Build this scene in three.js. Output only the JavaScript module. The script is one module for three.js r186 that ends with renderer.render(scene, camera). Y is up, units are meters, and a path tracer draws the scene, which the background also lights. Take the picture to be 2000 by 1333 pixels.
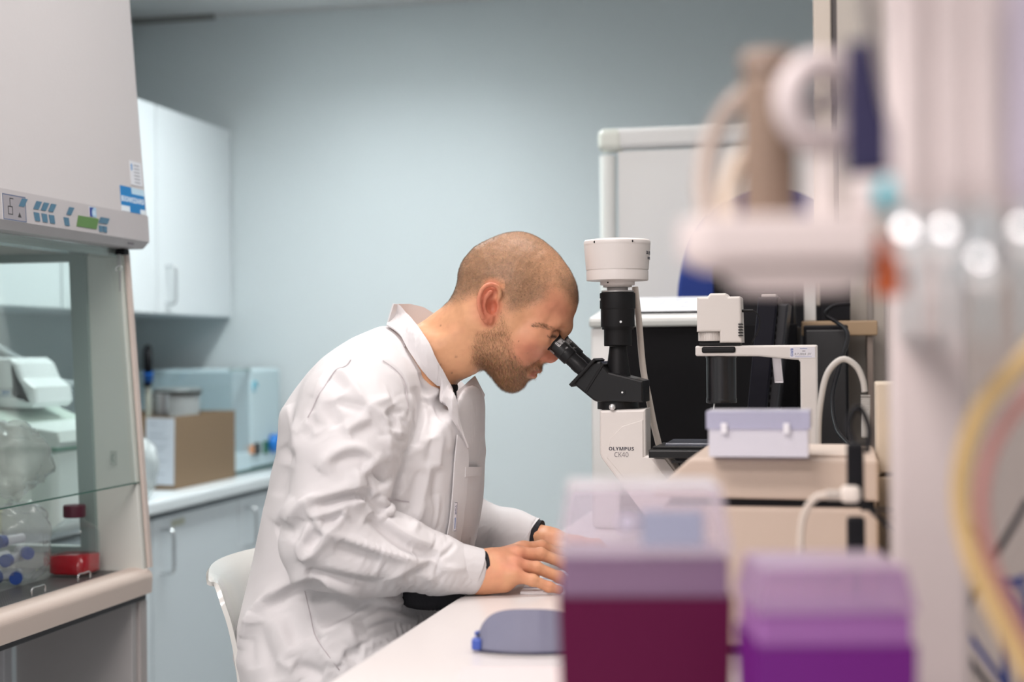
import * as THREE from 'three';
import { RoundedBoxGeometry } from 'three/addons/geometries/RoundedBoxGeometry.js';
import { RectAreaLightUniformsLib } from 'three/addons/lights/RectAreaLightUniformsLib.js';
import { mergeGeometries, mergeVertices, toCreasedNormals } from 'three/addons/utils/BufferGeometryUtils.js';
import { ImprovedNoise } from 'three/addons/math/ImprovedNoise.js';

// ---------------------------------------------------------------- camera, light, exposure
const scene = new THREE.Scene();
scene.background = new THREE.Color(0x000000);
const D2R = Math.PI / 180, EYE = 1.2, FPX = 2850, YAW = 12.65 * D2R, PITCH = 0.39 * D2R, ROLL = -0.5 * D2R;
const camera = new THREE.PerspectiveCamera(2 * Math.atan(666.5 / FPX) / D2R, 2000 / 1333, 0.05, 40);
camera.position.set(0, EYE, 0);
camera.rotation.set(PITCH, YAW, ROLL, 'YXZ');
camera.focus = 2.32;
camera.userData.fStop = camera.getFocalLength() / 19.5;        // 19.5 mm wide opening
const renderer = new THREE.WebGLRenderer({ antialias: true });
renderer.toneMapping = THREE.LinearToneMapping;
renderer.toneMappingExposure = 1.0;
renderer.shadowMap.enabled = true;
RectAreaLightUniformsLib.init();

const CEIL = 2.47, WL = -2.6, WR = 1.5, WB = -5.085, WF = 2.0;
// ceiling luminaires: [centre x, centre z, size x, size z, strength, colour, recess depth, baffles]
const LAMPS = [
  [-1.45, -3.95, 0.34, 1.1, 41, [0.93, 1.0, 1.005], 0.10, 5],
  [-0.40, -2.35, 1.16, 0.56, 9, [1.0, 0.93, 0.90], 0.03, 0],
  [-0.90, -0.45, 1.16, 0.56, 18, [1.0, 0.915, 0.89], 0.03, 0],  // unseen luminaire over the aisle, added to brighten the lower coat
  [-0.70, 0.95, 1.16, 0.56, 27, [1.0, 0.89, 0.865], 0.03, 0],
];

// ---------------------------------------------------------------- helpers
const noiseGen = new ImprovedNoise();
const noise3 = (x, y, z) => noiseGen.noise(x, y, z);
const fbm = (x, y, z, o = 4) => { let s = 0, a = 0.5; for (let i = 0; i < o; i++) { s += a * noise3(x + i * 17.3, y - i * 9.1, z + i * 5.7); x *= 2.03; y *= 2.03; z *= 2.03; a *= 0.5; } return s; };
let seed = 12345;
const rnd = () => { seed = (seed * 1664525 + 1013904223) >>> 0; return seed / 4294967296; };
const clamp = (x, a, b) => Math.max(a, Math.min(b, x));
const smooth = (a, b, x) => { const t = clamp((x - a) / (b - a), 0, 1); return t * t * (3 - 2 * t); };
const mix = (a, b, t) => a + (b - a) * t;
const V3 = (x, y, z) => new THREE.Vector3(x, y, z);

function noiseTexture(size, fn, srgb) {
  const data = new Uint8Array(size * size * 4);
  for (let y = 0; y < size; y++) for (let x = 0; x < size; x++) {
    const v = fn(x, y, size), i = (y * size + x) * 4;
    for (let c = 0; c < 3; c++) data[i + c] = clamp(Math.round(255 * (Array.isArray(v) ? v[c] : v)), 0, 255);
    data[i + 3] = 255;
  }
  const t = new THREE.DataTexture(data, size, size);
  t.wrapS = t.wrapT = THREE.RepeatWrapping; t.magFilter = THREE.LinearFilter; t.minFilter = THREE.LinearMipmapLinearFilter;
  t.generateMipmaps = true;
  if (srgb) t.colorSpace = THREE.SRGBColorSpace;
  t.needsUpdate = true;
  return t;
}
const hash2 = (x, y) => { const s = Math.sin(x * 127.1 + y * 311.7) * 43758.5453; return s - Math.floor(s); };
const tile = (x, y, n, sc, z = 0) => {   // tileable noise
  const a = x / n * Math.PI * 2, b = y / n * Math.PI * 2, r = sc / (2 * Math.PI);
  return noise3(Math.cos(a) * r + 10 + z, Math.sin(a) * r + Math.cos(b) * r * 1.3, Math.sin(b) * r * 1.3 - 4);
};
const grainTex = noiseTexture(256, (x, y, n) => 0.5 + 0.22 * (hash2(x, y) - 0.5) + 0.35 * tile(x, y, n, 24));
const weaveTex = noiseTexture(256, (x, y) => 0.5 + 0.25 * Math.sin(x * Math.PI / 4) * Math.cos(y * Math.PI / 4) + 0.3 * (hash2(x, y) - 0.5));
function withRepeat(t, u, v) { const c = t.clone(); c.repeat.set(u, v); c.needsUpdate = true; return c; }
const grainFine = withRepeat(grainTex, 6, 6);

function mat(color, rough = 0.6, o = {}) {
  const m = new THREE.MeshPhysicalMaterial({ color, roughness: rough, metalness: o.metal || 0 });
  if (o.bump) { m.bumpMap = o.bumpMap || grainFine; m.bumpScale = o.bump; }
  for (const k of ['transmission', 'thickness', 'ior', 'clearcoat', 'clearcoatRoughness', 'sheen', 'map', 'vertexColors', 'attenuationColor', 'attenuationDistance', 'side', 'emissive', 'emissiveIntensity', 'transparent', 'opacity', 'specularIntensity'])
    if (o[k] !== undefined) m[k] = o[k];
  return m;
}
const col = (r, g, b) => new THREE.Color().setRGB(r, g, b);          // linear
const used = new Map();
function numbered(n) { const k = used.get(n) || 0; used.set(n, k + 1); return k ? `${n}_${String(k).padStart(3, '0')}` : n; }
function shade(o) { o.traverse((c) => { if (c.isMesh) { c.castShadow = true; c.receiveShadow = true; } }); return o; }
function thing(name, label, category, pos = [0, 0, 0], turn = 0, group) {
  const g = new THREE.Group(); g.name = numbered(name); g.position.set(...pos); g.rotation.y = turn;
  g.userData = { label, category }; if (group) g.userData.group = group;
  scene.add(g); return g;
}
function part(name, geo, m, parent, pos, rot, label) {
  const o = new THREE.Mesh(Array.isArray(geo) ? join(geo) : geo, m); o.name = name;
  if (pos) o.position.set(...pos); if (rot) o.rotation.set(...rot);
  if (label) o.userData.label = label;
  o.castShadow = o.receiveShadow = true; parent.add(o); return o;
}
function single(name, label, category, geo, m, pos, rot, group) {
  const o = part(numbered(name), geo, m, scene, pos, rot); o.userData = { label, category }; if (group) o.userData.group = group; return o;
}
function struct(name, geo, m, pos, rot) { const o = part(name, geo, m, scene, pos, rot); o.userData.kind = 'structure'; return o; }
function join(list) {
  const gs = list.map((g) => { const h = g.index ? g.toNonIndexed() : g; for (const k of Object.keys(h.attributes)) if (!['position', 'normal', 'uv'].includes(k)) h.deleteAttribute(k); if (!h.attributes.uv) h.setAttribute('uv', new THREE.BufferAttribute(new Float32Array(h.attributes.position.count * 2), 2)); return h; });
  return mergeGeometries(gs);
}
const rbox = (w, h, d, r = 0.004, x = 0, y = 0, z = 0, seg = 2) => new RoundedBoxGeometry(w, h, d, seg, Math.min(r, w / 2.02, h / 2.02, d / 2.02)).translate(x, y, z);
// box between two corners
const cbox = (a, b, r = 0.003) => rbox(Math.abs(b[0] - a[0]), Math.abs(b[1] - a[1]), Math.abs(b[2] - a[2]), r, (a[0] + b[0]) / 2, (a[1] + b[1]) / 2, (a[2] + b[2]) / 2);
const cyl = (r1, r2, h, x = 0, y = 0, z = 0, seg = 40, open = false) => new THREE.CylinderGeometry(r2, r1, h, seg, 1, open).translate(x, y + h / 2, z);   // base radius, top radius
const lathe = (pts, seg = 48) => new THREE.LatheGeometry(pts.map((p) => new THREE.Vector2(p[0], p[1])), seg);
const tube = (pts, r, seg = 40, rs = 10, closed = false) => new THREE.TubeGeometry(new THREE.CatmullRomCurve3(pts.map((p) => V3(...p)), closed, 'centripetal'), seg, r, rs, closed);
// rod with rounded ends through straight pieces
function extrude(poly, depth, bevel = 0.002, z0 = 0, holes = []) {   // outline in xy, thickness along z centred on z0
  const s = new THREE.Shape(poly.map((p) => new THREE.Vector2(p[0], p[1])));
  for (const h of holes) s.holes.push(new THREE.Path(h.map((p) => new THREE.Vector2(p[0], p[1]))));
  return new THREE.ExtrudeGeometry(s, { depth: depth - 2 * bevel, bevelEnabled: bevel > 0, bevelThickness: bevel, bevelSize: bevel, bevelOffset: -bevel, bevelSegments: 2, curveSegments: 12 }).translate(0, 0, z0 - depth / 2 + bevel);
}
function rotated(g, rx, ry, rz, x = 0, y = 0, z = 0) { g.rotateX(rx); g.rotateY(ry); g.rotateZ(rz); return g.translate(x, y, z); }
// cylinder from a to b
function rod(a, b, r1, r2 = r1, seg = 20, open = false) {
  const A = V3(...a), B = V3(...b), d = B.clone().sub(A), g = new THREE.CylinderGeometry(r2, r1, d.length(), seg, 1, open);
  g.applyQuaternion(new THREE.Quaternion().setFromUnitVectors(V3(0, 1, 0), d.clone().normalize()));
  return g.translate((A.x + B.x) / 2, (A.y + B.y) / 2, (A.z + B.z) / 2);
}
function canvasTex(w, h, draw) {
  const c = document.createElement('canvas'); c.width = w; c.height = h;
  const g = c.getContext('2d'); draw(g, w, h);
  const t = new THREE.CanvasTexture(c); t.colorSpace = THREE.SRGBColorSpace; t.anisotropy = 4; return t;
}
// a thin printed card: box with the print on its front (+z) face
function card(name, w, h, tex, parent, pos, rot, thick = 0.0008, rough = 0.5, label) {
  const side = mat(0xe8e8e8, rough), front = mat(0xffffff, rough, { map: tex });
  const o = new THREE.Mesh(new THREE.BoxGeometry(w, h, thick), [side, side, side, side, front, side]);
  o.name = name; o.rotation.order = 'ZYX'; if (pos) o.position.set(...pos); if (rot) o.rotation.set(...rot); o.castShadow = o.receiveShadow = true; if (label) o.userData.label = label; parent.add(o); return o;
}
// thick sheet from a grid of points rows[i][j] = [x,y,z]
function sheet(rows, thick = 0.002, flip = 1) {
  const n = rows.length, m = rows[0].length, pos = [], idx = [], uv = [];
  const P = (i, j) => V3(...rows[i][j]);
  const nor = (i, j) => { const a = P(Math.min(i + 1, n - 1), j).sub(P(Math.max(i - 1, 0), j)), b = P(i, Math.min(j + 1, m - 1)).sub(P(i, Math.max(j - 1, 0))); return a.cross(b).normalize().multiplyScalar(flip); };
  for (const s of [0.5, -0.5]) for (let i = 0; i < n; i++) for (let j = 0; j < m; j++) { const p = P(i, j).addScaledVector(nor(i, j), thick * s); pos.push(p.x, p.y, p.z); uv.push(i / (n - 1), j / (m - 1)); }
  const q = (a, b, c, d, f) => f > 0 ? idx.push(a, b, c, a, c, d) : idx.push(a, c, b, a, d, c);
  const K = n * m, I = (i, j, s) => s * K + i * m + j;
  for (let i = 0; i < n - 1; i++) for (let j = 0; j < m - 1; j++) { q(I(i, j, 0), I(i + 1, j, 0), I(i + 1, j + 1, 0), I(i, j + 1, 0), flip); q(I(i, j, 1), I(i + 1, j, 1), I(i + 1, j + 1, 1), I(i, j + 1, 1), -flip); }
  const edge = (list) => { for (let k = 0; k < list.length - 1; k++) { const [a, b] = [list[k], list[k + 1]]; q(a, b, b + K, a + K, -flip); } };
  const e1 = [], e2 = [], e3 = [], e4 = [];
  for (let i = 0; i < n; i++) { e1.push(I(i, 0, 0)); e2.push(I(n - 1 - i, m - 1, 0)); }
  for (let j = 0; j < m; j++) { e3.push(I(n - 1, j, 0)); e4.push(I(0, m - 1 - j, 0)); }
  for (const e of [e1, e2, e3, e4]) edge(e);
  const g = new THREE.BufferGeometry(); g.setAttribute('position', new THREE.Float32BufferAttribute(pos, 3)); g.setAttribute('uv', new THREE.Float32BufferAttribute(uv, 2)); g.setIndex(idx);
  return toCreasedNormals(g, 0.9);
}
// surface of a field (negative inside) on a grid: naive surface nets
function meshField(f, lo, hi, cell, lip = 1.6) {
  const nx = Math.ceil((hi[0] - lo[0]) / cell) + 1, ny = Math.ceil((hi[1] - lo[1]) / cell) + 1, nz = Math.ceil((hi[2] - lo[2]) / cell) + 1;
  const val = new Float32Array(nx * ny * nz), B = 6, hd = B * cell * 0.87 * lip;
  for (let bz = 0; bz < nz; bz += B) for (let by = 0; by < ny; by += B) for (let bx = 0; bx < nx; bx += B) {
    const c = f(lo[0] + (bx + B / 2 - 0.5) * cell, lo[1] + (by + B / 2 - 0.5) * cell, lo[2] + (bz + B / 2 - 0.5) * cell), skip = Math.abs(c) > hd + cell;
    for (let z = bz; z < Math.min(bz + B, nz); z++) for (let y = by; y < Math.min(by + B, ny); y++) for (let x = bx; x < Math.min(bx + B, nx); x++)
      val[(z * ny + y) * nx + x] = skip ? c : f(lo[0] + x * cell, lo[1] + y * cell, lo[2] + z * cell);
  }
  const id = new Int32Array(nx * ny * nz).fill(-1), pos = [], idx = [];
  const at = (x, y, z) => (z * ny + y) * nx + x;
  for (let z = 0; z < nz - 1; z++) for (let y = 0; y < ny - 1; y++) for (let x = 0; x < nx - 1; x++) {
    let mask = 0; const v = [];
    for (let k = 0; k < 8; k++) { const q = val[at(x + (k & 1), y + ((k >> 1) & 1), z + (k >> 2))]; v.push(q); if (q < 0) mask |= 1 << k; }
    if (mask === 0 || mask === 255) continue;
    let sx = 0, sy = 0, sz = 0, n = 0;
    for (const [a, b] of EDGES) if (((mask >> a) & 1) !== ((mask >> b) & 1)) {
      const t = v[a] / (v[a] - v[b]);
      sx += mix(a & 1, b & 1, t); sy += mix((a >> 1) & 1, (b >> 1) & 1, t); sz += mix(a >> 2, b >> 2, t); n++;
    }
    id[at(x, y, z)] = pos.length / 3; pos.push(lo[0] + (x + sx / n) * cell, lo[1] + (y + sy / n) * cell, lo[2] + (z + sz / n) * cell);
  }
  const quad = (a, b, c, d, flip) => { if (a < 0 || b < 0 || c < 0 || d < 0) return; flip ? idx.push(a, c, b, a, d, c) : idx.push(a, b, c, a, c, d); };
  for (let z = 1; z < nz - 1; z++) for (let y = 1; y < ny - 1; y++) for (let x = 1; x < nx - 1; x++) {
    const s = val[at(x, y, z)] < 0;
    if (s !== val[at(x + 1, y, z)] < 0) quad(id[at(x, y - 1, z - 1)], id[at(x, y, z - 1)], id[at(x, y, z)], id[at(x, y - 1, z)], !s);
    if (s !== val[at(x, y + 1, z)] < 0) quad(id[at(x - 1, y, z - 1)], id[at(x - 1, y, z)], id[at(x, y, z)], id[at(x, y, z - 1)], !s);
    if (s !== val[at(x, y, z + 1)] < 0) quad(id[at(x - 1, y - 1, z)], id[at(x, y - 1, z)], id[at(x, y, z)], id[at(x - 1, y, z)], !s);
  }
  const g = new THREE.BufferGeometry(); g.setAttribute('position', new THREE.Float32BufferAttribute(pos, 3)); g.setIndex(idx); g.computeVertexNormals();
  return g;
}
const EDGES = [[0, 1], [2, 3], [4, 5], [6, 7], [0, 2], [1, 3], [4, 6], [5, 7], [0, 4], [1, 5], [2, 6], [3, 7]];
const smin = (a, b, k) => { if (k <= 0) return Math.min(a, b); const h = Math.max(k - Math.abs(a - b), 0) / k; return Math.min(a, b) - h * h * k * 0.25; };
// distance to a tapered capsule a-b
function cone(x, y, z, a, b, ra, rb) {
  const dx = b[0] - a[0], dy = b[1] - a[1], dz = b[2] - a[2], l = dx * dx + dy * dy + dz * dz;
  const t = clamp(((x - a[0]) * dx + (y - a[1]) * dy + (z - a[2]) * dz) / l, 0, 1);
  return Math.hypot(x - a[0] - t * dx, y - a[1] - t * dy, z - a[2] - t * dz) - mix(ra, rb, t);
}
const ball = (x, y, z, c, r, sx = 1, sy = 1, sz = 1) => { const q = Math.hypot((x - c[0]) / sx, (y - c[1]) / sy, (z - c[2]) / sz); return (q - r) * Math.min(sx, sy, sz); };

// ---------------------------------------------------------------- materials of the room
const M = {
  wall: mat(col(0.64, 0.69, 0.705), 0.85, { bump: 0.0006 }),
  ceiling: mat(col(0.74, 0.75, 0.75), 0.9, { bump: 0.0008 }),
  floor: mat(col(0.42, 0.42, 0.42), 0.45, { bump: 0.0004 }),
  lacquer: mat(col(0.76, 0.80, 0.82), 0.38),
  laminate: mat(col(0.62, 0.67, 0.70), 0.35),
  counter: mat(col(0.72, 0.76, 0.78), 0.3),
  gap: mat(col(0.10, 0.12, 0.12), 0.7),
  chrome: mat(col(0.72, 0.74, 0.75), 0.18, { metal: 1 }),
  steel: mat(col(0.5, 0.5, 0.5), 0.32, { metal: 1 }),
  black: mat(col(0.006, 0.006, 0.008), 0.5, { specularIntensity: 0.35 }),
  blackGloss: mat(col(0.01, 0.01, 0.012), 0.2),
  beige: mat(col(0.60, 0.52, 0.45), 0.5, { bump: 0.0003 }),
  white: mat(col(0.78, 0.77, 0.76), 0.4),
};

// ---------------------------------------------------------------- room shell
const T = 0.12;
struct('floor', cbox([WL - T, -T, WB - T], [WR + T, 0, WF + T], 0.001), M.floor);
struct('wall_back', cbox([WL - T, 0, WB - T], [WR + T, CEIL, WB], 0.001), M.wall);
struct('wall_left', cbox([WL - T, 0, WB], [WL, CEIL, WF], 0.001), M.wall);
struct('wall_right', cbox([WR, 0, WB], [WR + T, CEIL, WF], 0.001), M.wall);
struct('wall_front', cbox([WL - T, 0, WF], [WR + T, CEIL, WF + T], 0.001), M.wall);
{ // ceiling slab with openings for the luminaires
  const shape = new THREE.Shape([[WL - T, -WB + T], [WR + T, -WB + T], [WR + T, -WF - T], [WL - T, -WF - T]].map((p) => new THREE.Vector2(...p)));
  for (const [x, z, w, d] of LAMPS) shape.holes.push(new THREE.Path([[x - w / 2, -z - d / 2], [x - w / 2, -z + d / 2], [x + w / 2, -z + d / 2], [x + w / 2, -z - d / 2]].map((p) => new THREE.Vector2(...p))));
  const g = new THREE.ExtrudeGeometry(shape, { depth: 0.03, bevelEnabled: false }); g.rotateX(-Math.PI / 2);
  struct('ceiling', g, M.ceiling, [0, CEIL, 0]);
  struct('trim_1', [cbox([WL, CEIL - 0.018, WB], [-2.27, CEIL, WB + 0.02], 0.001)], mat(col(0.25, 0.25, 0.24), 0.8));
  struct('trim_2', [cbox([-2.27, CEIL - 0.012, WB], [-1.2, CEIL, WB + 0.008], 0.001)], M.ceiling);
  struct('ceiling_void', cbox([WL - T, CEIL + 0.2, WB - T], [WR + T, CEIL + 0.24, WF + T], 0.001), M.ceiling);
}
const lampWhere = ['near the back wall', 'over the microscope bench', 'added unseen over the aisle to brighten the coat', 'at the near end of the room'];
LAMPS.forEach(([x, z, w, d, power, c, deep, baffles], i) => {
  const t = thing('ceiling_luminaire', `recessed white ceiling luminaire ${lampWhere[i]}`, 'ceiling light', [x, CEIL, z]);
  const h = deep + 0.05, hm = mat(col(0.5, 0.5, 0.5), 0.5);
  part('housing', [cbox([-w / 2 - 0.01, 0, -d / 2 - 0.01], [w / 2 + 0.01, h, -d / 2], 0.001), cbox([-w / 2 - 0.01, 0, d / 2], [w / 2 + 0.01, h, d / 2 + 0.01], 0.001),
    cbox([-w / 2 - 0.01, 0, -d / 2], [-w / 2, h, d / 2], 0.001), cbox([w / 2, 0, -d / 2], [w / 2 + 0.01, h, d / 2], 0.001), cbox([-w / 2 - 0.01, h, -d / 2 - 0.01], [w / 2 + 0.01, h + 0.01, d / 2 + 0.01], 0.001)], hm, t);
  part('diffuser', cbox([-w / 2 + 0.01, deep, -d / 2 + 0.01], [w / 2 - 0.01, deep + 0.012, d / 2 - 0.01], 0.001), mat(col(0.9, 0.9, 0.9), 0.6, { emissive: col(...c), emissiveIntensity: 2 }), t);
  for (let k = 1; k <= baffles; k++) part('baffle', cbox([-w / 2, 0.004, -d / 2 + d * k / (baffles + 1) - 0.002], [w / 2, deep - 0.012, -d / 2 + d * k / (baffles + 1) + 0.002], 0.0005), hm, t);
  
  const l = new THREE.RectAreaLight(col(...c), power, w - 0.03, d - 0.03);
  l.position.set(x, CEIL + deep - 0.004, z); l.rotation.x = -Math.PI / 2; scene.add(l);
});
// ---------------------------------------------------------------- left wall: cupboards, worktop
const bow = (len, out, r = 0.005) => tube([[0, len / 2, 0], [out * 0.55, len / 2, 0], [out * 0.92, len / 2 - out * 0.12, 0], [out, len / 2 - out * 0.5, 0], [out, 0, 0], [out, -len / 2 + out * 0.5, 0], [out * 0.92, -len / 2 + out * 0.12, 0], [out * 0.55, -len / 2, 0], [0, -len / 2, 0]], r, 60, 10);
const bowHandle = bow(0.125, 0.034, 0.0055);
const DW = 0.61;
['in the corner by the back wall', 'second from the back wall, half behind the safety cabinet', 'third from the back, behind the safety cabinet glass'].forEach((where, k) => {
  const z0 = WB + 0.003 + k * DW, t = thing('wall_cabinet', `white wall cupboard with bow handle ${where}`, 'cupboard', [WL, 1.333, z0 + DW / 2], 0, 'white wall cupboards');
  const dx = -2.21 - WL;
  part('body', cbox([0.001, 0, -DW / 2 + 0.001], [dx - 0.019, 0.699, DW / 2 - 0.001], 0.002), M.laminate, t);
  const d = part('door', rbox(0.018, 0.695, DW - 0.009, 0.003), M.lacquer, t, [dx - 0.009, 0.3495, 0]);
  part('handle', bowHandle, M.chrome, d, [0.009, -0.25, DW / 2 - 0.065]);
});
const CX = -1.9, CT = 0.782;
{
  const s = new THREE.Shape(); // worktop with rounded front edge
  s.moveTo(WL, 0); s.lineTo(CX - 0.012, 0); s.quadraticCurveTo(CX, 0, CX, -0.012); s.lineTo(CX, -0.03); s.quadraticCurveTo(CX, -0.04, CX - 0.01, -0.04); s.lineTo(WL, -0.04);
  const g = new THREE.ExtrudeGeometry(s, { depth: -2.86 - WB, bevelEnabled: false, curveSegments: 6 });
  single('worktop', 'pale laminate worktop with rounded front edge along the left wall', 'worktop', g, M.counter, [0, CT, WB]);
}
['with a bow handle beside the seated man', 'directly beside the safety cabinet stand', 'hidden behind the safety cabinet stand'].forEach((where, k) => {
  const z0 = WB + 0.02 + k * DW, t = thing('base_cabinet', `pale grey base cupboard under the worktop ${where}`, 'cupboard', [WL, 0, z0 + DW / 2], 0, 'base cupboards under the worktop');
  part('body', cbox([0.002, 0.1, -DW / 2 + 0.001], [0.66, CT - 0.055, DW / 2 - 0.001], 0.002), M.laminate, t);
  part('plinth', cbox([0.002, 0, -DW / 2 + 0.001], [0.62, 0.1, DW / 2 - 0.001], 0.002), M.gap, t);
  const d = part('door', rbox(0.018, CT - 0.16, DW - 0.006, 0.002), M.laminate, t, [0.669, 0.1 + (CT - 0.16) / 2 + 0.002, 0]);
  part('handle', bow(0.125, 0.04, 0.006), M.chrome, d, [0.009, 0.215, DW / 2 - 0.055]);
});
{ // two pieces of writing on tape on the base cupboard, lightly yellowed
  const tx = canvasTex(256, 64, (g, w, h) => { g.fillStyle = '#b9bcae'; g.fillRect(0, 0, w, h); g.strokeStyle = '#8a8f72'; g.lineWidth = 5; g.beginPath(); for (let i = 0; i < 14; i++) g.lineTo(14 + i * 17, 32 + (i % 2 ? 16 : -16) * (0.6 + 0.4 * hash2(i, 3))); g.stroke(); });
  const t = single('tape_label', 'yellowed tape label with scribbled writing on the base cupboard door', 'label', new THREE.BoxGeometry(0.09, 0.02, 0.0006), mat(0xffffff, 0.6, { map: tx }), [-1.9205, 0.70, -4.01], [0, Math.PI / 2, 0]);
}
{ // brown carton
  const m = mat(col(0.235, 0.155, 0.09), 0.85, { bump: 0.0004 }), t = thing('cardboard_box', 'brown cardboard carton on the worktop with a white paper label', 'box', [-2.16, CT + 0.0006, -4.365]);
  const W = 0.34, D = 0.46, Hh = 0.225, k = 0.004;
  part('panel', cbox([W / 2 - k, 0, -D / 2], [W / 2, Hh, D / 2], 0.001), m, t); part('panel', cbox([-W / 2, 0, -D / 2], [-W / 2 + k, Hh, D / 2], 0.001), m, t);
  part('panel', cbox([-W / 2 + k, 0, D / 2 - k], [W / 2 - k, Hh, D / 2], 0.001), m, t); part('panel', cbox([-W / 2 + k, 0, -D / 2], [W / 2 - k, Hh, -D / 2 + k], 0.001), m, t);
  part('base', cbox([-W / 2 + k, 0, -D / 2 + k], [W / 2 - k, k, D / 2 - k], 0.001), m, t);
  const tx = canvasTex(128, 512, (g, w, h) => { g.fillStyle = '#cdd4dc'; g.fillRect(0, 0, w, h); g.fillStyle = '#9aa3ad'; for (let i = 0; i < 22; i++) if (i % 5 !== 3) g.fillRect(14, 24 + i * 20, 30 + 60 * hash2(i, 1), 6); });
  card('paper_label', 0.095, 0.205, tx, t, [W / 2 - 0.048, 0.118, D / 2 + 0.0012], [0, 0, -0.02]);
}
{ // bench incubator with clear lid
  const t = thing('bench_incubator', 'pale blue bench incubator with clear lid and blue dial beside the carton', 'incubator', [-2.298, CT, -4.80]);
  const m = mat(col(0.55, 0.68, 0.72), 0.45), D = 0.5, W = 0.59;
  part('control_housing', rbox(W, 0.345, 0.27, 0.012, 0, 0.19, -0.10), m, t);
  part('base', rbox(W, 0.06, 0.16, 0.006, 0, 0.045, 0.115), m, t);
  part('foot_strip', cbox([W / 2 - 0.04, 0, -0.22], [W / 2 - 0.015, 0.016, 0.19], 0.002), mat(col(0.06, 0.16, 0.13), 0.5), t);
  part('lid', [cbox([W / 2 - 0.009, 0.076, 0.04], [W / 2 - 0.003, 0.355, 0.19], 0.001), cbox([-W / 2 + 0.003, 0.355, 0.04], [W / 2 - 0.003, 0.361, 0.19], 0.001), cbox([-W / 2 + 0.003, 0.076, 0.184], [W / 2 - 0.009, 0.355, 0.19], 0.001)], mat(col(0.93, 0.96, 0.97), 0.08, { transmission: 0.95, thickness: 0 }), t);
  part('lid_edge', [cbox([W / 2 - 0.012, 0.357, 0.035], [W / 2, 0.367, 0.195], 0.001)], mat(col(0.3, 0.4, 0.4), 0.4), t);
  const dial = part('dial', rotated(lathe([[0, 0], [0.034, 0], [0.033, 0.012], [0.028, 0.03], [0, 0.032]]), 0, 0, -Math.PI / 2), mat(col(0.01, 0.19, 0.62), 0.35), t, [W / 2 + 0.001, 0.092, -0.15]);
  part('pointer', rbox(0.006, 0.05, 0.01, 0.002, 0.033, 0.024, 0), mat(col(0.01, 0.19, 0.62), 0.35), dial);
  for (const [z, c, w, h] of [[-0.115, [0.02, 0.14, 0.07], 0.03, 0.045], [-0.035, [0.02, 0.03, 0.03], 0.05, 0.04], [0.01, [0.75, 0.35, 0.18], 0.018, 0.03]]) part('switch', rbox(0.012, h, w, 0.002), mat(col(...c), 0.4), t, [W / 2 + 0.003, 0.082, z + 0.03]);
  part('emblem', rotated(new THREE.TorusGeometry(0.016, 0.004, 8, 24, 4.4), 0, Math.PI / 2, 0), mat(col(0.12, 0.5, 0.65), 0.5), t, [W / 2 + 0.002, 0.30, 0.005]);
}
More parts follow.
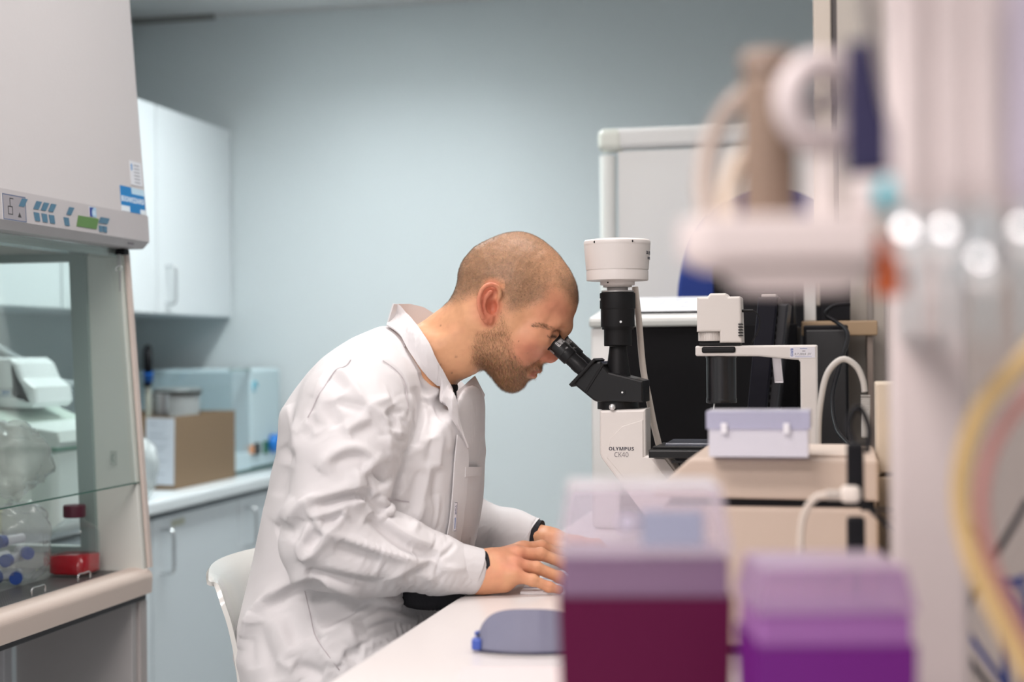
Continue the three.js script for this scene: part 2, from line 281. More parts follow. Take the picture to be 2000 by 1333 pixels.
{ // steel beaker, clear container, plastic bags
  single('steel_beaker', 'shiny steel beaker standing in the brown carton', 'beaker', lathe([[0, 0.004], [0.026, 0], [0.027, 0.28], [0.030, 0.283], [0.029, 0.285], [0.025, 0.28], [0.025, 0.01], [0, 0.008]]), M.steel, [-2.10, CT + 0.006, -4.265]);
  const clear = mat(col(0.82, 0.86, 0.86), 0.25, { transmission: 0.55, thickness: 0 });
  const bag = (r, h, s, wob = 0.18) => { const g = new THREE.SphereGeometry(1, 40, 28); const p = g.attributes.position; for (let i = 0; i < p.count; i++) { let x = p.getX(i), y = p.getY(i), z = p.getZ(i); const n = 1 + wob * (fbm(x * 2.2 + s, y * 2.2, z * 2.2, 3) * 1.6 + 0.5 * Math.abs(noise3(x * 5 + s, y * 3, z * 5))); const q = Math.sign(y) * Math.pow(Math.abs(y), 0.7); p.setXYZ(i, x * n * r, (q * n * 0.5 + 0.5) * h, z * n * r); } g.computeVertexNormals(); g.computeBoundingBox(); g.translate(0, -g.boundingBox.min.y, 0); return g; };
  M.bag = bag; M.clearPlastic = clear;
  single('plastic_bag', 'crumpled clear plastic bag on the worktop edge before the carton', 'plastic bag', bag(0.052, 0.16, 3.1), clear, [-1.968, CT, -3.86]);
  single('clear_tub', 'tall clear plastic tub standing in the brown carton', 'tub', [lathe([[0.06, 0], [0.072, 0.275], [0.075, 0.277], [0.075, 0.281], [0.068, 0.279], [0.056, 0.004], [0, 0.003], [0, 0]])], mat(col(0.62, 0.66, 0.66), 0.3, { transmission: 0.3, thickness: 0 }), [-2.12, CT + 0.006, -4.43]);
  const lid = single('round_lid', 'dark grey round lid lying on the clear tub', 'lid', lathe([[0, 0], [0.079, 0], [0.08, 0.012], [0.07, 0.02], [0, 0.022]]), mat(col(0.16, 0.18, 0.18), 0.4), [-2.12, CT + 0.2875, -4.43]);
  const c = thing('spring_clamp', 'black and blue clamp handle sticking up out of the brown carton', 'clamp', [-2.27, CT + 0.006, -4.52], 0.5);
  const blackM = M.black;
  part('support_stand', rbox(0.02, 0.30, 0.03, 0.006, 0, 0.15, 0), mat(col(0.5, 0.52, 0.45), 0.6), c);
  part('handle', [tube([[0, 0.30, -0.05], [0, 0.40, -0.055], [0, 0.425, -0.03], [0, 0.428, 0.02], [0, 0.40, 0.045], [0, 0.36, 0.045], [0, 0.315, 0.0]], 0.013, 40, 10)], blackM, c);
  part('grip', [rod([0, 0.352, 0.046], [0, 0.325, 0.03], 0.016, 0.015)], mat(col(0.01, 0.12, 0.5), 0.4), c);
  single('white_jar', 'cream plastic jar behind the safety cabinet post', 'jar', lathe([[0, 0], [0.05, 0], [0.054, 0.01], [0.054, 0.25], [0.046, 0.265], [0.046, 0.29], [0, 0.292]]), mat(col(0.6, 0.62, 0.5), 0.5), [-2.42, CT, -4.0]);
}
{ // centrifuge seen through the hood window
  const w = mat(col(0.74, 0.79, 0.77), 0.4), t = thing('bench_centrifuge', 'white bench centrifuge with rounded grey-green lid seen through the safety cabinet glass', 'centrifuge', [-2.02, CT, -3.26]);
  part('body', rbox(0.5, 0.20, 0.4, 0.02, 0, 0.10, 0), w, t);
  const prof = [[-0.25, 0.2], [0.25, 0.2], [0.262, 0.215], [0.255, 0.24], [0.16, 0.255], [-0.25, 0.255]];
  part('lid', extrude(prof, 0.40, 0.006), w, t);
  part('lid_top', extrude([[-0.2, 0.255], [0.12, 0.255], [0.05, 0.285], [-0.2, 0.29]], 0.34, 0.01), mat(col(0.5, 0.58, 0.52), 0.45), t);
  part('seal', cbox([-0.251, 0.195, -0.201], [0.252, 0.203, 0.201], 0.001), mat(col(0.1, 0.3, 0.2), 0.5), t);
  part('rating_plate', rbox(0.002, 0.01, 0.03, 0.0005, 0.2635, 0.218, -0.08), M.gap, t);
}
{ // canister on top
  const w = mat(col(0.80, 0.83, 0.84), 0.35), t = thing('jerrycan', 'white plastic canister with moulded handle on top of the bench centrifuge', 'canister', [-2.04, CT + 0.29, -3.27]);
  const hole = [[-0.052, 0.058], [0.075, 0.058], [0.07, 0.106], [-0.042, 0.106]];
  part('body', extrude([[-0.13, 0], [0.14, 0], [0.15, 0.012], [0.145, 0.05], [0.115, 0.072], [0.10, 0.108], [0.08, 0.122], [-0.06, 0.122], [-0.10, 0.10], [-0.14, 0.05]], 0.18, 0.012, 0, [hole]), w, t);
  card('print', 0.05, 0.02, canvasTex(128, 48, (g, a, b) => { g.fillStyle = '#d3dade'; g.fillRect(0, 0, a, b); g.fillStyle = '#2d6fae'; g.fillRect(8, 26, 22, 14); g.fillRect(66, 8, 20, 16); g.fillRect(94, 8, 16, 16); g.fillStyle = '#8fa6b8'; g.fillRect(34, 30, 80, 7); }), t, [0.06, 0.035, 0.0906]);
}
{ // sample boxes on the worktop behind the window
  single('purple_rack', 'dark purple tube rack behind the bottle in the safety cabinet window', 'rack', rbox(0.12, 0.09, 0.16, 0.005, 0, 0.045, 0), mat(col(0.13, 0.03, 0.12), 0.5), [-1.985, CT, -3.62], [0, 0.1, 0]);
  single('yellow_box', 'pale yellow lidded box on the worktop behind the bottle', 'box', [rbox(0.14, 0.05, 0.2, 0.004, 0, 0.025, 0), rbox(0.146, 0.012, 0.206, 0.003, 0, 0.056, 0)], mat(col(0.72, 0.7, 0.4), 0.5), [-1.98, CT, -2.96]);
  single('clear_rack', 'stacked clear drawer box behind the centrifuge lid', 'box', rbox(0.16, 0.16, 0.16, 0.006, 0, 0.08, 0), mat(col(0.45, 0.55, 0.62), 0.25, { transmission: 0.3, thickness: 0 }), [-1.995, CT + 0.0905, -3.62]);
  const g = thing('desk_lamp', 'grey angular lamp head with curved tube arm behind the centrifuge', 'lamp', [-2.35, CT, -3.55]);
  part('column', rod([0, 0, 0], [0, 0.44, 0], 0.02), mat(col(0.35, 0.37, 0.38), 0.5), g);
  part('base', lathe([[0, 0], [0.09, 0], [0.09, 0.012], [0.03, 0.02], [0, 0.02]]), mat(col(0.35, 0.37, 0.38), 0.5), g);
  part('head', extrude([[-0.11, 0.30], [0.045, 0.30], [0.065, 0.5], [-0.11, 0.50]], 0.14, 0.01), mat(col(0.42, 0.44, 0.44), 0.5), g);
  part('screen', rbox(0.10, 0.12, 0.004, 0.001, -0.045, 0.40, 0.072), mat(col(0.06, 0.07, 0.09), 0.3), g);
  part('hose', tube([[-0.1, 0.47, 0.02], [-0.03, 0.535, 0.02], [0.06, 0.50, 0.02], [0.12, 0.44, 0.0], [0.18, 0.40, -0.02], [0.26, 0.345, -0.05], [0.31, 0.33, -0.1]], 0.014, 60, 10), mat(col(0.26, 0.29, 0.30), 0.5), g);
}

// ---------------------------------------------------------------- biosafety cabinet
{
  const t = thing('biosafety_cabinet', 'large off-white biosafety cabinet with sloping glass sash at the left edge', 'safety cabinet', [-1.4, 0, -2.80]);
  const body = mat(col(0.57, 0.555, 0.56), 0.42, { bump: 0.0003 }), inner = mat(col(0.68, 0.70, 0.66), 0.45), wood = mat(col(0.62, 0.52, 0.46), 0.5), dark = mat(col(0.05, 0.05, 0.055), 0.6);
  const L = 1.5, B = -0.74;   // runs towards +z by L, depth back to x = B
  // upper hood: sloped front; profile in (x, y) extruded along z
  const ex = (poly, z0, z1, bev = 0.003) => { const g = extrude(poly, z1 - z0, bev); return g.translate(0, 0, (z0 + z1) / 2); };
  part('upper_housing', ex([[B, 1.50], [-0.02, 1.50], [-0.006, 1.488], [-0.063, 2.22], [B, 2.22]], -0.001, L, 0.004), body, t);
  const panel = part('control_panel', ex([[-0.055, 1.419], [-0.016, 1.419], [-0.001, 1.434], [-0.004, 1.488], [-0.06, 1.488]], -0.003, L, 0.002), mat(col(0.47, 0.455, 0.465), 0.42), t);
  part('panel_underside', ex([[-0.10, 1.402], [-0.058, 1.402], [-0.055, 1.418], [-0.10, 1.43]], 0.02, L, 0.002), mat(col(0.42, 0.46, 0.44), 0.2, { metal: 0.7 }), t);
  // side wall with window: outline in xy at the far end
  const side = [[B, 0.70], [-0.02, 0.70], [-0.009, 0.757], [-0.058, 1.417], [-0.06, 1.46], [B, 1.46]];
  const win = [[-0.66, 0.80], [-0.145, 0.80], [-0.168, 1.395], [-0.66, 1.395]];
  const wall = (z, name) => { part(name, extrude(side, 0.022, 0.002, z, [win]), inner, t); part('window_pane', extrude([[-0.66, 0.80], [-0.145, 0.80], [-0.168, 1.395], [-0.66, 1.395]], 0.004, 0, z - 0.004), mat(col(0.96, 0.985, 0.978), 0.02, { transmission: 1, thickness: 0 }), t); };
  wall(0.012, 'side_wall'); wall(L - 0.015, 'side_wall');
  part('window_gasket', extrude([[-0.675, 0.785], [-0.108, 0.785], [-0.131, 1.412], [-0.675, 1.412]], 0.012, 0.001, 0.026, [win]), mat(col(0.25, 0.32, 0.30), 0.5), t);
  part('edge_trim', [ex([[-0.006, 0.757], [0.001, 0.757], [-0.047, 1.415], [-0.054, 1.415]], -0.003, 0.012, 0.001)], mat(col(0.62, 0.53, 0.48), 0.45), t);
  part('back_panel', cbox([B, 0.70, 0.02], [B + 0.02, 1.46, L - 0.02], 0.002), mat(col(0.55, 0.58, 0.57), 0.3), t);
  // sash glass
  const sx = (y) => -0.013 - (y - 0.757) * 0.0735;
  part('sash', ex([[sx(0.934), 0.934], [sx(0.934) + 0.006, 0.934], [sx(1.42) + 0.006, 1.42], [sx(1.42), 1.42]], 0.014, L - 0.03, 0), mat(col(0.95, 0.98, 0.97), 0.01, { transmission: 1, thickness: 0 }), t);
  part('sash_edge', ex([[sx(0.9325), 0.9325], [sx(0.9325) + 0.006, 0.9325], [sx(0.935) + 0.006, 0.935], [sx(0.935), 0.935]], 0.014, L - 0.03, 0), mat(col(0.05, 0.13, 0.10), 0.2), t);
  const hx = canvasTex(32, 64, (g, w, h) => { g.fillStyle = '#b7bdb6'; g.fillRect(0, 0, w, h); g.strokeStyle = '#7f8a84'; g.lineWidth = 5; g.beginPath(); g.arc(26, 32, 18, 2, 4.3); g.stroke(); });
  card('finger_mark', 0.016, 0.03, hx, t, [-0.072, 0.985, 0.0255]);
  // work surface, perforated grille, sill
  part('work_surface', cbox([B + 0.02, 0.742, 0.022], [-0.16, 0.752, L - 0.03], 0.002), mat(col(0.30, 0.30, 0.29), 0.3, { metal: 0.6 }), t);
  const gr = part('grille', cbox([-0.16, 0.744, 0.022], [-0.055, 0.7515, L - 0.03], 0.001), mat(col(0.22, 0.215, 0.21), 0.35, { metal: 0.5 }), t);
  { // punched holes: dark countersunk discs set in the grille, far too many to count
    const hg = new THREE.CylinderGeometry(0.0022, 0.0018, 0.0008, 6), im = new THREE.InstancedMesh(hg, mat(col(0.02, 0.02, 0.02), 0.8), 12 * 110); im.name = 'punched_holes'; im.userData.kind = 'stuff';
    const mm = new THREE.Matrix4(); let n = 0; for (let i = 0; i < 12; i++) for (let j = 0; j < 110; j++) { mm.setPosition(-0.152 + i * 0.0078, 0.7514, 0.035 + j * 0.0075 + (i % 2) * 0.00375); im.setMatrixAt(n++, mm); } gr.add(im); im.position.set(0, 0, 0);
  }
  for (const z of [0.13, 0.30, 0.62]) part('wire_handle', tube([[0, 0.0, 0], [0, 0.011, 0], [0, 0.014, 0.004], [0, 0.014, 0.022], [0, 0.014, 0.043], [0, 0.011, 0.047], [0, 0.0, 0.047]], 0.0017, 30, 8), M.chrome, t, [-0.07, 0.7515, z]);
  const sillP = new THREE.Shape(); sillP.moveTo(-0.055, 0.752); sillP.quadraticCurveTo(-0.035, 0.762, -0.012, 0.756); sillP.quadraticCurveTo(0.004, 0.75, 0.003, 0.735); sillP.lineTo(0.001, 0.705); sillP.lineTo(-0.055, 0.70);
  part('arm_rest', new THREE.ExtrudeGeometry(sillP, { depth: L - 0.01, bevelEnabled: false, curveSegments: 8 }), wood, t, [0, 0, 0.004]);
  part('base_tray', cbox([B, 0.69, 0.002], [-0.012, 0.741, L - 0.01], 0.003), dark, t);
  // stand
  part('stand_panel', cbox([-0.285, 0.0, 0.03], [-0.02, 0.69, 0.05], 0.002), mat(col(0.42, 0.41, 0.41), 0.6), t);
  part('stand_panel', cbox([-0.055, 0.0, 0.0], [-0.012, 0.69, 0.03], 0.002), mat(col(0.40, 0.37, 0.36), 0.6), t);
  for (const z of [-0.12, 1.2]) part('stand_leg', rbox(0.02, 0.69, 0.03, 0.003, 0, 0.345, 0), mat(col(0.66, 0.67, 0.70), 0.4), t, [-0.30, 0, z + 0.19]);
  part('stand_back', cbox([-0.68, 0.02, 0.05], [-0.66, 0.68, L - 0.02], 0.002), dark, t);
  // key in the lock
  const lock = part('lock', rbox(0.03, 0.012, 0.022, 0.002), M.black, t, [-0.052, 1.412, 0.030]);
  part('key_ring', rotated(new THREE.TorusGeometry(0.0065, 0.001, 6, 24), 0, 0.2, 0), M.chrome, lock, [0.006, -0.036, 0.016]);
  part('key', [rbox(0.009, 0.024, 0.0016, 0.0006, 0, -0.018, 0), rbox(0.004, 0.04, 0.0016, 0.0006, 0.002, -0.062, 0)], M.steel, lock, [0.006, 0, 0.016]);
  // controls on the panel, the face of which leans back a little
  const key = mat(col(0.075, 0.18, 0.27), 0.4), face = new THREE.Group(); face.name = 'controls';
  const px = (y) => -0.001 - (y - 1.434) * 0.0556 + 0.0008;
  const keyAt = (z, y, w, h, m2, name = 'key_pad', sk = 0) => { const g = new THREE.BoxGeometry(0.002, h, w); if (sk) { const p = g.attributes.position; for (let i = 0; i < p.count; i++) p.setZ(i, p.getZ(i) - p.getY(i) * sk); } return part(name, g, m2, t, [px(y), y, z]); };
  for (const [z, w] of [[0.480, 0.017], [0.432, 0.016], [0.407, 0.016], [0.382, 0.016], [0.318, 0.016]]) keyAt(z, 1.469, w, 0.015, key, 'key_pad', 0.8);
  for (const z of [0.436, 0.410, 0.385, 0.333]) keyAt(z, 1.448, 0.016, 0.015, key, 'key_pad', -0.25);
  keyAt(0.190, 1.462, 0.034, 0.012, key, 'key_pad', 0.8); keyAt(0.205, 1.445, 0.013, 0.012, key); keyAt(0.188, 1.445, 0.013, 0.012, key);
  keyAt(0.255, 1.453, 0.075, 0.021, mat(col(0.10, 0.22, 0.06), 0.35), 'display', 0.4);
  const emb = canvasTex(64, 96, (g, w, h) => { g.fillStyle = '#9fc0d8'; g.fillRect(0, 0, w, h); g.fillStyle = '#1c3a8c'; g.beginPath(); g.moveTo(0, 96); g.lineTo(0, 10); g.lineTo(44, 0); g.quadraticCurveTo(8, 40, 30, 96); g.fill(); g.fillStyle = '#dfe9ef'; g.fillRect(34, 40, 20, 8); g.fillRect(34, 60, 22, 8); });
  card('emblem', 0.026, 0.019, emb, t, [px(1.475) - 0.0004, 1.475, 0.232], [0, Math.PI / 2, 0.0555]);
  const leg = canvasTex(256, 192, (g, w, h) => { g.fillStyle = '#97959a'; g.fillRect(0, 0, w, h); g.strokeStyle = '#34507a'; g.lineWidth = 5; g.strokeRect(6, 6, w - 12, h - 12); g.strokeStyle = '#2c2c30'; g.lineWidth = 7; g.strokeRect(60, 90, 44, 56); g.beginPath(); g.moveTo(82, 90); g.lineTo(82, 30); g.lineTo(120, 30); g.stroke(); g.fillStyle = '#3c3c40'; g.beginPath(); g.moveTo(180, 120); g.lineTo(200, 160); g.lineTo(160, 160); g.fill(); });
  card('flow_diagram', 0.075, 0.046, leg, t, [px(1.457) - 0.0004, 1.457, 0.508], [0, Math.PI / 2, 0.0555]);
  const tag = canvasTex(256, 160, (g, w, h) => { g.fillStyle = '#1f7fc0'; g.fillRect(0, 0, w, h); g.fillStyle = '#bcd9ea'; g.fillRect(120, 0, w - 120, 40); g.fillStyle = '#f4f8fb'; g.font = 'bold 44px sans-serif'; g.fillText('BIOWIZARD', 6, 96, 244); g.fillStyle = '#dfeaf2'; g.fillRect(0, 124, 90, 36); g.fillRect(200, 130, 56, 30); });
  card('blue_label', 0.105, 0.052, tag, t, [-0.0072, 1.515, 0.060], [0, Math.PI / 2, 0.0777], 0.0008, 0.4, 'blue printed label');
  const tag2 = canvasTex(128, 128, (g, w, h) => { g.fillStyle = '#d8dce2'; g.fillRect(0, 0, w, h); g.fillStyle = '#3b86c4'; g.fillRect(14, 16, 14, 34); g.fillStyle = '#8a9099'; for (let i = 0; i < 6; i++) g.fillRect(44, 18 + i * 18, 60, 6); });
  card('white_label', 0.052, 0.05, tag2, t, [-0.0116, 1.572, 0.037], [0, Math.PI / 2, 0.0777]);
  const tx3 = canvasTex(128, 32, (g, w, h) => { g.fillStyle = '#8a868c'; g.fillRect(0, 0, w, h); g.fillStyle = '#3e3c42'; for (let i = 0; i < 5; i++) g.fillRect(8 + i * 24, 6, 16, 20); });
  card('plate', 0.03, 0.007, tx3, t, [-0.008, 1.4268, 0.07], [0, Math.PI / 2, 0]);
}
// ---------------------------------------------------------------- things on the work surface of the safety cabinet
{
  const t = thing('media_bottle', 'clear bottle of red culture medium with maroon cap in the safety cabinet', 'bottle', [-1.527, 0.7525, -2.712]);
  const sq = (r, y, k = 4) => { const a = []; for (let i = 0; i < 48; i++) { const th = i / 48 * Math.PI * 2, c = Math.cos(th), s = Math.sin(th), n = Math.pow(Math.abs(c) ** k + Math.abs(s) ** k, -1 / k); a.push([c * n * r, y, s * n * r]); } a.push(a[0]); return a; };
  const lo = (rings) => { const n = rings.length, m = rings[0].length, pos = [], idx = []; for (const r of rings) for (const p of r) pos.push(...p); for (let i = 0; i < n - 1; i++) for (let j = 0; j < m - 1; j++) { const a = i * m + j; idx.push(a, a + m, a + m + 1, a, a + m + 1, a + 1); } const g = new THREE.BufferGeometry(); g.setAttribute('position', new THREE.Float32BufferAttribute(pos, 3)); g.setIndex(idx); g.computeVertexNormals(); return g; };
  part('glass', lo([sq(0.001, 0.001), sq(0.040, 0.001), sq(0.0435, 0.005), sq(0.0435, 0.082), sq(0.040, 0.094, 3), sq(0.030, 0.104, 2.4), sq(0.021, 0.110, 2), sq(0.019, 0.113, 2), sq(0.019, 0.126, 2)]), mat(col(0.92, 0.94, 0.95), 0.05, { transmission: 1, thickness: 0, ior: 1.45 }), t);
  part('medium', lo([sq(0.001, 0.003), sq(0.038, 0.003), sq(0.0425, 0.007), sq(0.0425, 0.040), sq(0.001, 0.040)]), mat(col(0.50, 0.004, 0.016), 0.12, { transmission: 0.25, thickness: 0 }), t);
  part('cap', lathe([[0, 0.116], [0.0215, 0.116], [0.0225, 0.118], [0.0225, 0.138], [0.021, 0.141], [0, 0.142]], 40), mat(col(0.075, 0.008, 0.022), 0.4), t);
}
{
  const film = mat(col(0.92, 0.93, 0.94), 0.1, { transmission: 0.88, thickness: 0 });
  single('tube_bag', 'clear plastic bag of blue-capped tubes in the safety cabinet', 'plastic bag', M.bag(0.072, 0.15, 8.2, 0.22), film, [-1.59, 0.7525, -2.585]);
  single('empty_bag', 'crumpled empty plastic bag on top of the tubes', 'plastic bag', M.bag(0.085, 0.14, 5.7, 0.28), mat(col(0.84, 0.86, 0.84), 0.2, { transmission: 0.7, thickness: 0 }), [-1.62, 0.912, -2.60]);
  const capM = mat(col(0.008, 0.05, 0.26), 0.35), bodyM = mat(col(0.8, 0.82, 0.85), 0.2, { transmission: 0.5, thickness: 0 });
  const spots = [[-0.035, 0.016, 0.03, 0.2], [-0.005, 0.018, 0.04, -0.3], [0.026, 0.016, 0.03, 0.5], [0.012, 0.05, 0.035, 0.1], [-0.03, 0.085, 0.02, 0.4], [0.0, 0.086, 0.03, -0.2], [0.03, 0.06, 0.0, 0.8], [-0.05, 0.045, -0.01, 0]];
  spots.forEach(([x, y, z, a], i) => {
    const t = thing('sample_tube', 'blue-capped plastic tube inside the clear bag in the safety cabinet', 'tube', [-1.59 + x, 0.7525 + y, -2.585 + z], a, 'blue-capped tubes in the bag');
    part('cap', rotated(cyl(0.0125, 0.0125, 0.014, 0, 0, 0, 20), Math.PI / 2, 0, 0), capM, t);
    part('tube_body', rotated(cyl(0.010, 0.010, 0.05, 0, 0, 0, 16), -Math.PI / 2, 0, 0), bodyM, t);
  });
}
// ---------------------------------------------------------------- the man at the microscope
// Modelled in a frame of his own (u along the side view, v up, w towards the aisle end of the bench). His outline was
// taken from a side-view drawing, whose units side() turns into metres at the given distance w from the drawing plane.
const PD = 2.3, PO = [-Math.sin(YAW) * PD, 0, -Math.cos(YAW) * PD];
const CR = Math.cos(ROLL), SR = Math.sin(ROLL), CP = Math.cos(PITCH), SP = Math.sin(PITCH);
const sideDir = (a, b) => { const x = (a - 1000) / FPX, y = -(b - 666.5) / FPX, X = x * CR - y * SR, Y = x * SR + y * CR; return [X, Y * CP + SP, Y * SP - CP]; };
const side = (a, b, w = 0) => { const d = sideDir(a, b), t = (PD - w) / -d[2]; return [t * d[0], EYE + t * d[1], w]; };
const toDrawing = (u, v, w) => { const y0 = v - EYE, z0 = w - PD, y1 = y0 * CP + z0 * SP, z1 = -y0 * SP + z0 * CP, X = u * CR + y1 * SR, Y = -u * SR + y1 * CR; return [1000 + FPX * X / -z1, 666.5 - FPX * Y / -z1]; };
const SC = PD / FPX;
function spline(pts, n = 8, closed = true) {
  const c = new THREE.CatmullRomCurve3(pts.map((p) => V3(p[0], p[1], p[2] || 0)), closed, 'centripetal');
  return c.getPoints(pts.length * n).map((p) => [p.x, p.y, p.z]);
}
// a body from a side outline: half width W and rounding R vary over the outline
function inflate(outline, ctrl, pad = 0.05, cell = 0.002) {
  const poly = spline(outline.map((p) => { const q = side(p[0], p[1]); return [q[0], q[1]]; }), 6);
  let x0 = 1e9, x1 = -1e9, y0 = 1e9, y1 = -1e9; for (const p of poly) { x0 = Math.min(x0, p[0]); x1 = Math.max(x1, p[0]); y0 = Math.min(y0, p[1]); y1 = Math.max(y1, p[1]); }
  x0 -= pad; y0 -= pad; x1 += pad; y1 += pad;
  const nx = Math.ceil((x1 - x0) / cell) + 1, ny = Math.ceil((y1 - y0) / cell) + 1, S = new Float32Array(nx * ny), W = new Float32Array(nx * ny), R = new Float32Array(nx * ny);
  const cs = ctrl.map(([a, b, w, r, sg]) => { const q = side(a, b); return [q[0], q[1], w, r, 1 / (2 * (sg * SC) ** 2)]; });
  for (let j = 0; j < ny; j++) for (let i = 0; i < nx; i++) {
    const x = x0 + i * cell, y = y0 + j * cell; let d = 1e9, inside = false;
    for (let k = 0, n = poly.length - 1; k < n; k++) {
      const a = poly[k], b = poly[k + 1], ex = b[0] - a[0], ey = b[1] - a[1], px = x - a[0], py = y - a[1];
      const t = clamp((px * ex + py * ey) / (ex * ex + ey * ey + 1e-12), 0, 1), qx = px - t * ex, qy = py - t * ey; d = Math.min(d, qx * qx + qy * qy);
      if ((a[1] > y) !== (b[1] > y) && x < a[0] + (y - a[1]) / (b[1] - a[1]) * ex) inside = !inside;
    }
    let sw = 1e-12, aw = 0, ar = 0; for (const c of cs) { const k = Math.exp(-((x - c[0]) ** 2 + (y - c[1]) ** 2) * c[4]) + 1e-9 / ((x - c[0]) ** 2 + (y - c[1]) ** 2 + 1e-4); sw += k; aw += k * c[2]; ar += k * c[3]; }
    const o = j * nx + i; S[o] = (inside ? 1 : -1) * Math.sqrt(d); W[o] = aw / sw; R[o] = ar / sw;
  }
  const f = (s, v, lat) => {
    let X = (s - x0) / cell, Y = (v - y0) / cell, out = 0;
    if (X < 0 || Y < 0 || X > nx - 1.001 || Y > ny - 1.001) { const cx = clamp(X, 0, nx - 1.001), cy = clamp(Y, 0, ny - 1.001); out = Math.hypot(X - cx, Y - cy) * cell; X = cx; Y = cy; }
    const i = X | 0, j = Y | 0, fx = X - i, fy = Y - j, o = j * nx + i;
    const L = (A) => (A[o] * (1 - fx) + A[o + 1] * fx) * (1 - fy) + (A[o + nx] * (1 - fx) + A[o + nx + 1] * fx) * fy;
    const sd = L(S) - out, w = L(W), r = L(R), a = Math.abs(lat) / w, b = 1 - Math.min(sd / r, 1);
    return (Math.sqrt(a * a + b * b) - 1) * Math.min(w, r);
  };
  return f;
}
const inPoly = (poly, x, y) => { let c = false; for (let i = 0, j = poly.length - 1; i < poly.length; j = i++) { const a = poly[i], b = poly[j]; if ((a[1] > y) !== (b[1] > y) && x < (b[0] - a[0]) * (y - a[1]) / (b[1] - a[1]) + a[0]) c = !c; } return c; };
const polyDist = (poly, x, y, closed = true) => { let d = 1e9; for (let k = 0, n = closed ? poly.length : poly.length - 1; k < n; k++) { const a = poly[k], b = poly[(k + 1) % poly.length], ex = b[0] - a[0], ey = b[1] - a[1], t = clamp(((x - a[0]) * ex + (y - a[1]) * ey) / (ex * ex + ey * ey + 1e-9), 0, 1); d = Math.min(d, Math.hypot(x - a[0] - t * ex, y - a[1] - t * ey)); } return d; };
const maskOf = (poly, x, y, soft) => smooth(-soft, soft, (inPoly(poly, x, y) ? 1 : -1) * polyDist(poly, x, y));

// ---- head and neck
const headOutline = [[848, 611], [877, 588], [886, 574], [893, 554], [895, 534], [902, 514], [914, 497], [928, 483], [943, 474], [962, 465], [985, 457], [1008, 453.5], [1028, 455.5], [1048, 463], [1065, 474], [1082, 488], [1099, 508], [1113, 528], [1123, 548], [1128.5, 571], [1129, 591], [1125, 608], [1118, 625], [1111.5, 640], [1105, 654], [1102, 664], [1100, 676], [1096, 689], [1090, 701], [1083, 708], [1074, 710], [1065, 709], [1059.5, 714], [1058, 721], [1055, 726], [1046, 728.5], [1046, 733], [1042, 738], [1034, 742], [1028, 748], [1023, 756], [1013, 763], [1001, 766], [988, 764], [977, 757], [966, 745], [955, 731], [944, 722], [928, 730], [906, 739], [892, 750], [880, 800], [800, 770], [778, 700], [800, 645], [822, 629]];
const headCtrl = [[1000, 530, 0.077, 0.088, 30], [930, 535, 0.072, 0.075, 28], [1010, 480, 0.074, 0.085, 25], [1085, 540, 0.068, 0.070, 24], [1105, 590, 0.060, 0.052, 18], [1060, 590, 0.069, 0.055, 20], [1103, 636, 0.053, 0.032, 10], [1085, 640, 0.059, 0.036, 10], [1072, 662, 0.056, 0.034, 10], [1050, 640, 0.066, 0.045, 14], [1035, 665, 0.0655, 0.042, 14], [965, 610, 0.074, 0.07, 26], [1020, 700, 0.058, 0.040, 14], [1048, 695, 0.046, 0.032, 10],
  [1098, 668, 0.011, 0.010, 8], [1092, 684, 0.0125, 0.011, 7], [1083, 698, 0.0155, 0.0135, 8], [1068, 703, 0.0175, 0.014, 6], [1078, 688, 0.016, 0.016, 6], [1055, 717, 0.028, 0.021, 7], [1044, 726, 0.032, 0.025, 8], [1034, 736, 0.033, 0.026, 8], [1006, 755, 0.032, 0.029, 12], [1010, 728, 0.049, 0.036, 12], [975, 735, 0.049, 0.036, 12], [945, 690, 0.0625, 0.045, 18], [985, 690, 0.063, 0.045, 18], [900, 690, 0.060, 0.056, 22], [870, 620, 0.050, 0.05, 16], [850, 700, 0.066, 0.062, 22], [810, 700, 0.075, 0.07, 20]];
const headField0 = inflate(headOutline, headCtrl);
const HEADTURN = 0.06, HP = side(985, 610);
const headLat = (u, w) => [HP[0] + (u - HP[0]) * Math.cos(HEADTURN) + w * Math.sin(HEADTURN), -(u - HP[0]) * Math.sin(HEADTURN) + w * Math.cos(HEADTURN)];
const earP = (a, b, l) => { const q = side(a, b); return [q[0], q[1], l]; };
const helix = [[972, 597, 0.074], [983, 581, 0.080], [979, 566, 0.085], [966, 561, 0.089], [953, 568, 0.093], [945.5, 585, 0.096], [945.5, 604, 0.095], [951, 622, 0.088]].map((p) => earP(...p));
const helixS = spline(helix, 4, false);
const lobe = [earP(957, 628, 0.081), earP(964, 630, 0.077), earP(968, 619, 0.074)];
const anti = spline([[966, 575, 0.082], [957, 586, 0.085], [954, 600, 0.085], [957, 614, 0.082], [963, 618, 0.079]].map((p) => earP(...p)), 3, false);
const earC = earP(963, 595, 0.076), eyeC = earP(1078, 657, 0.031), eyeS = earP(1090, 656, 0.034);
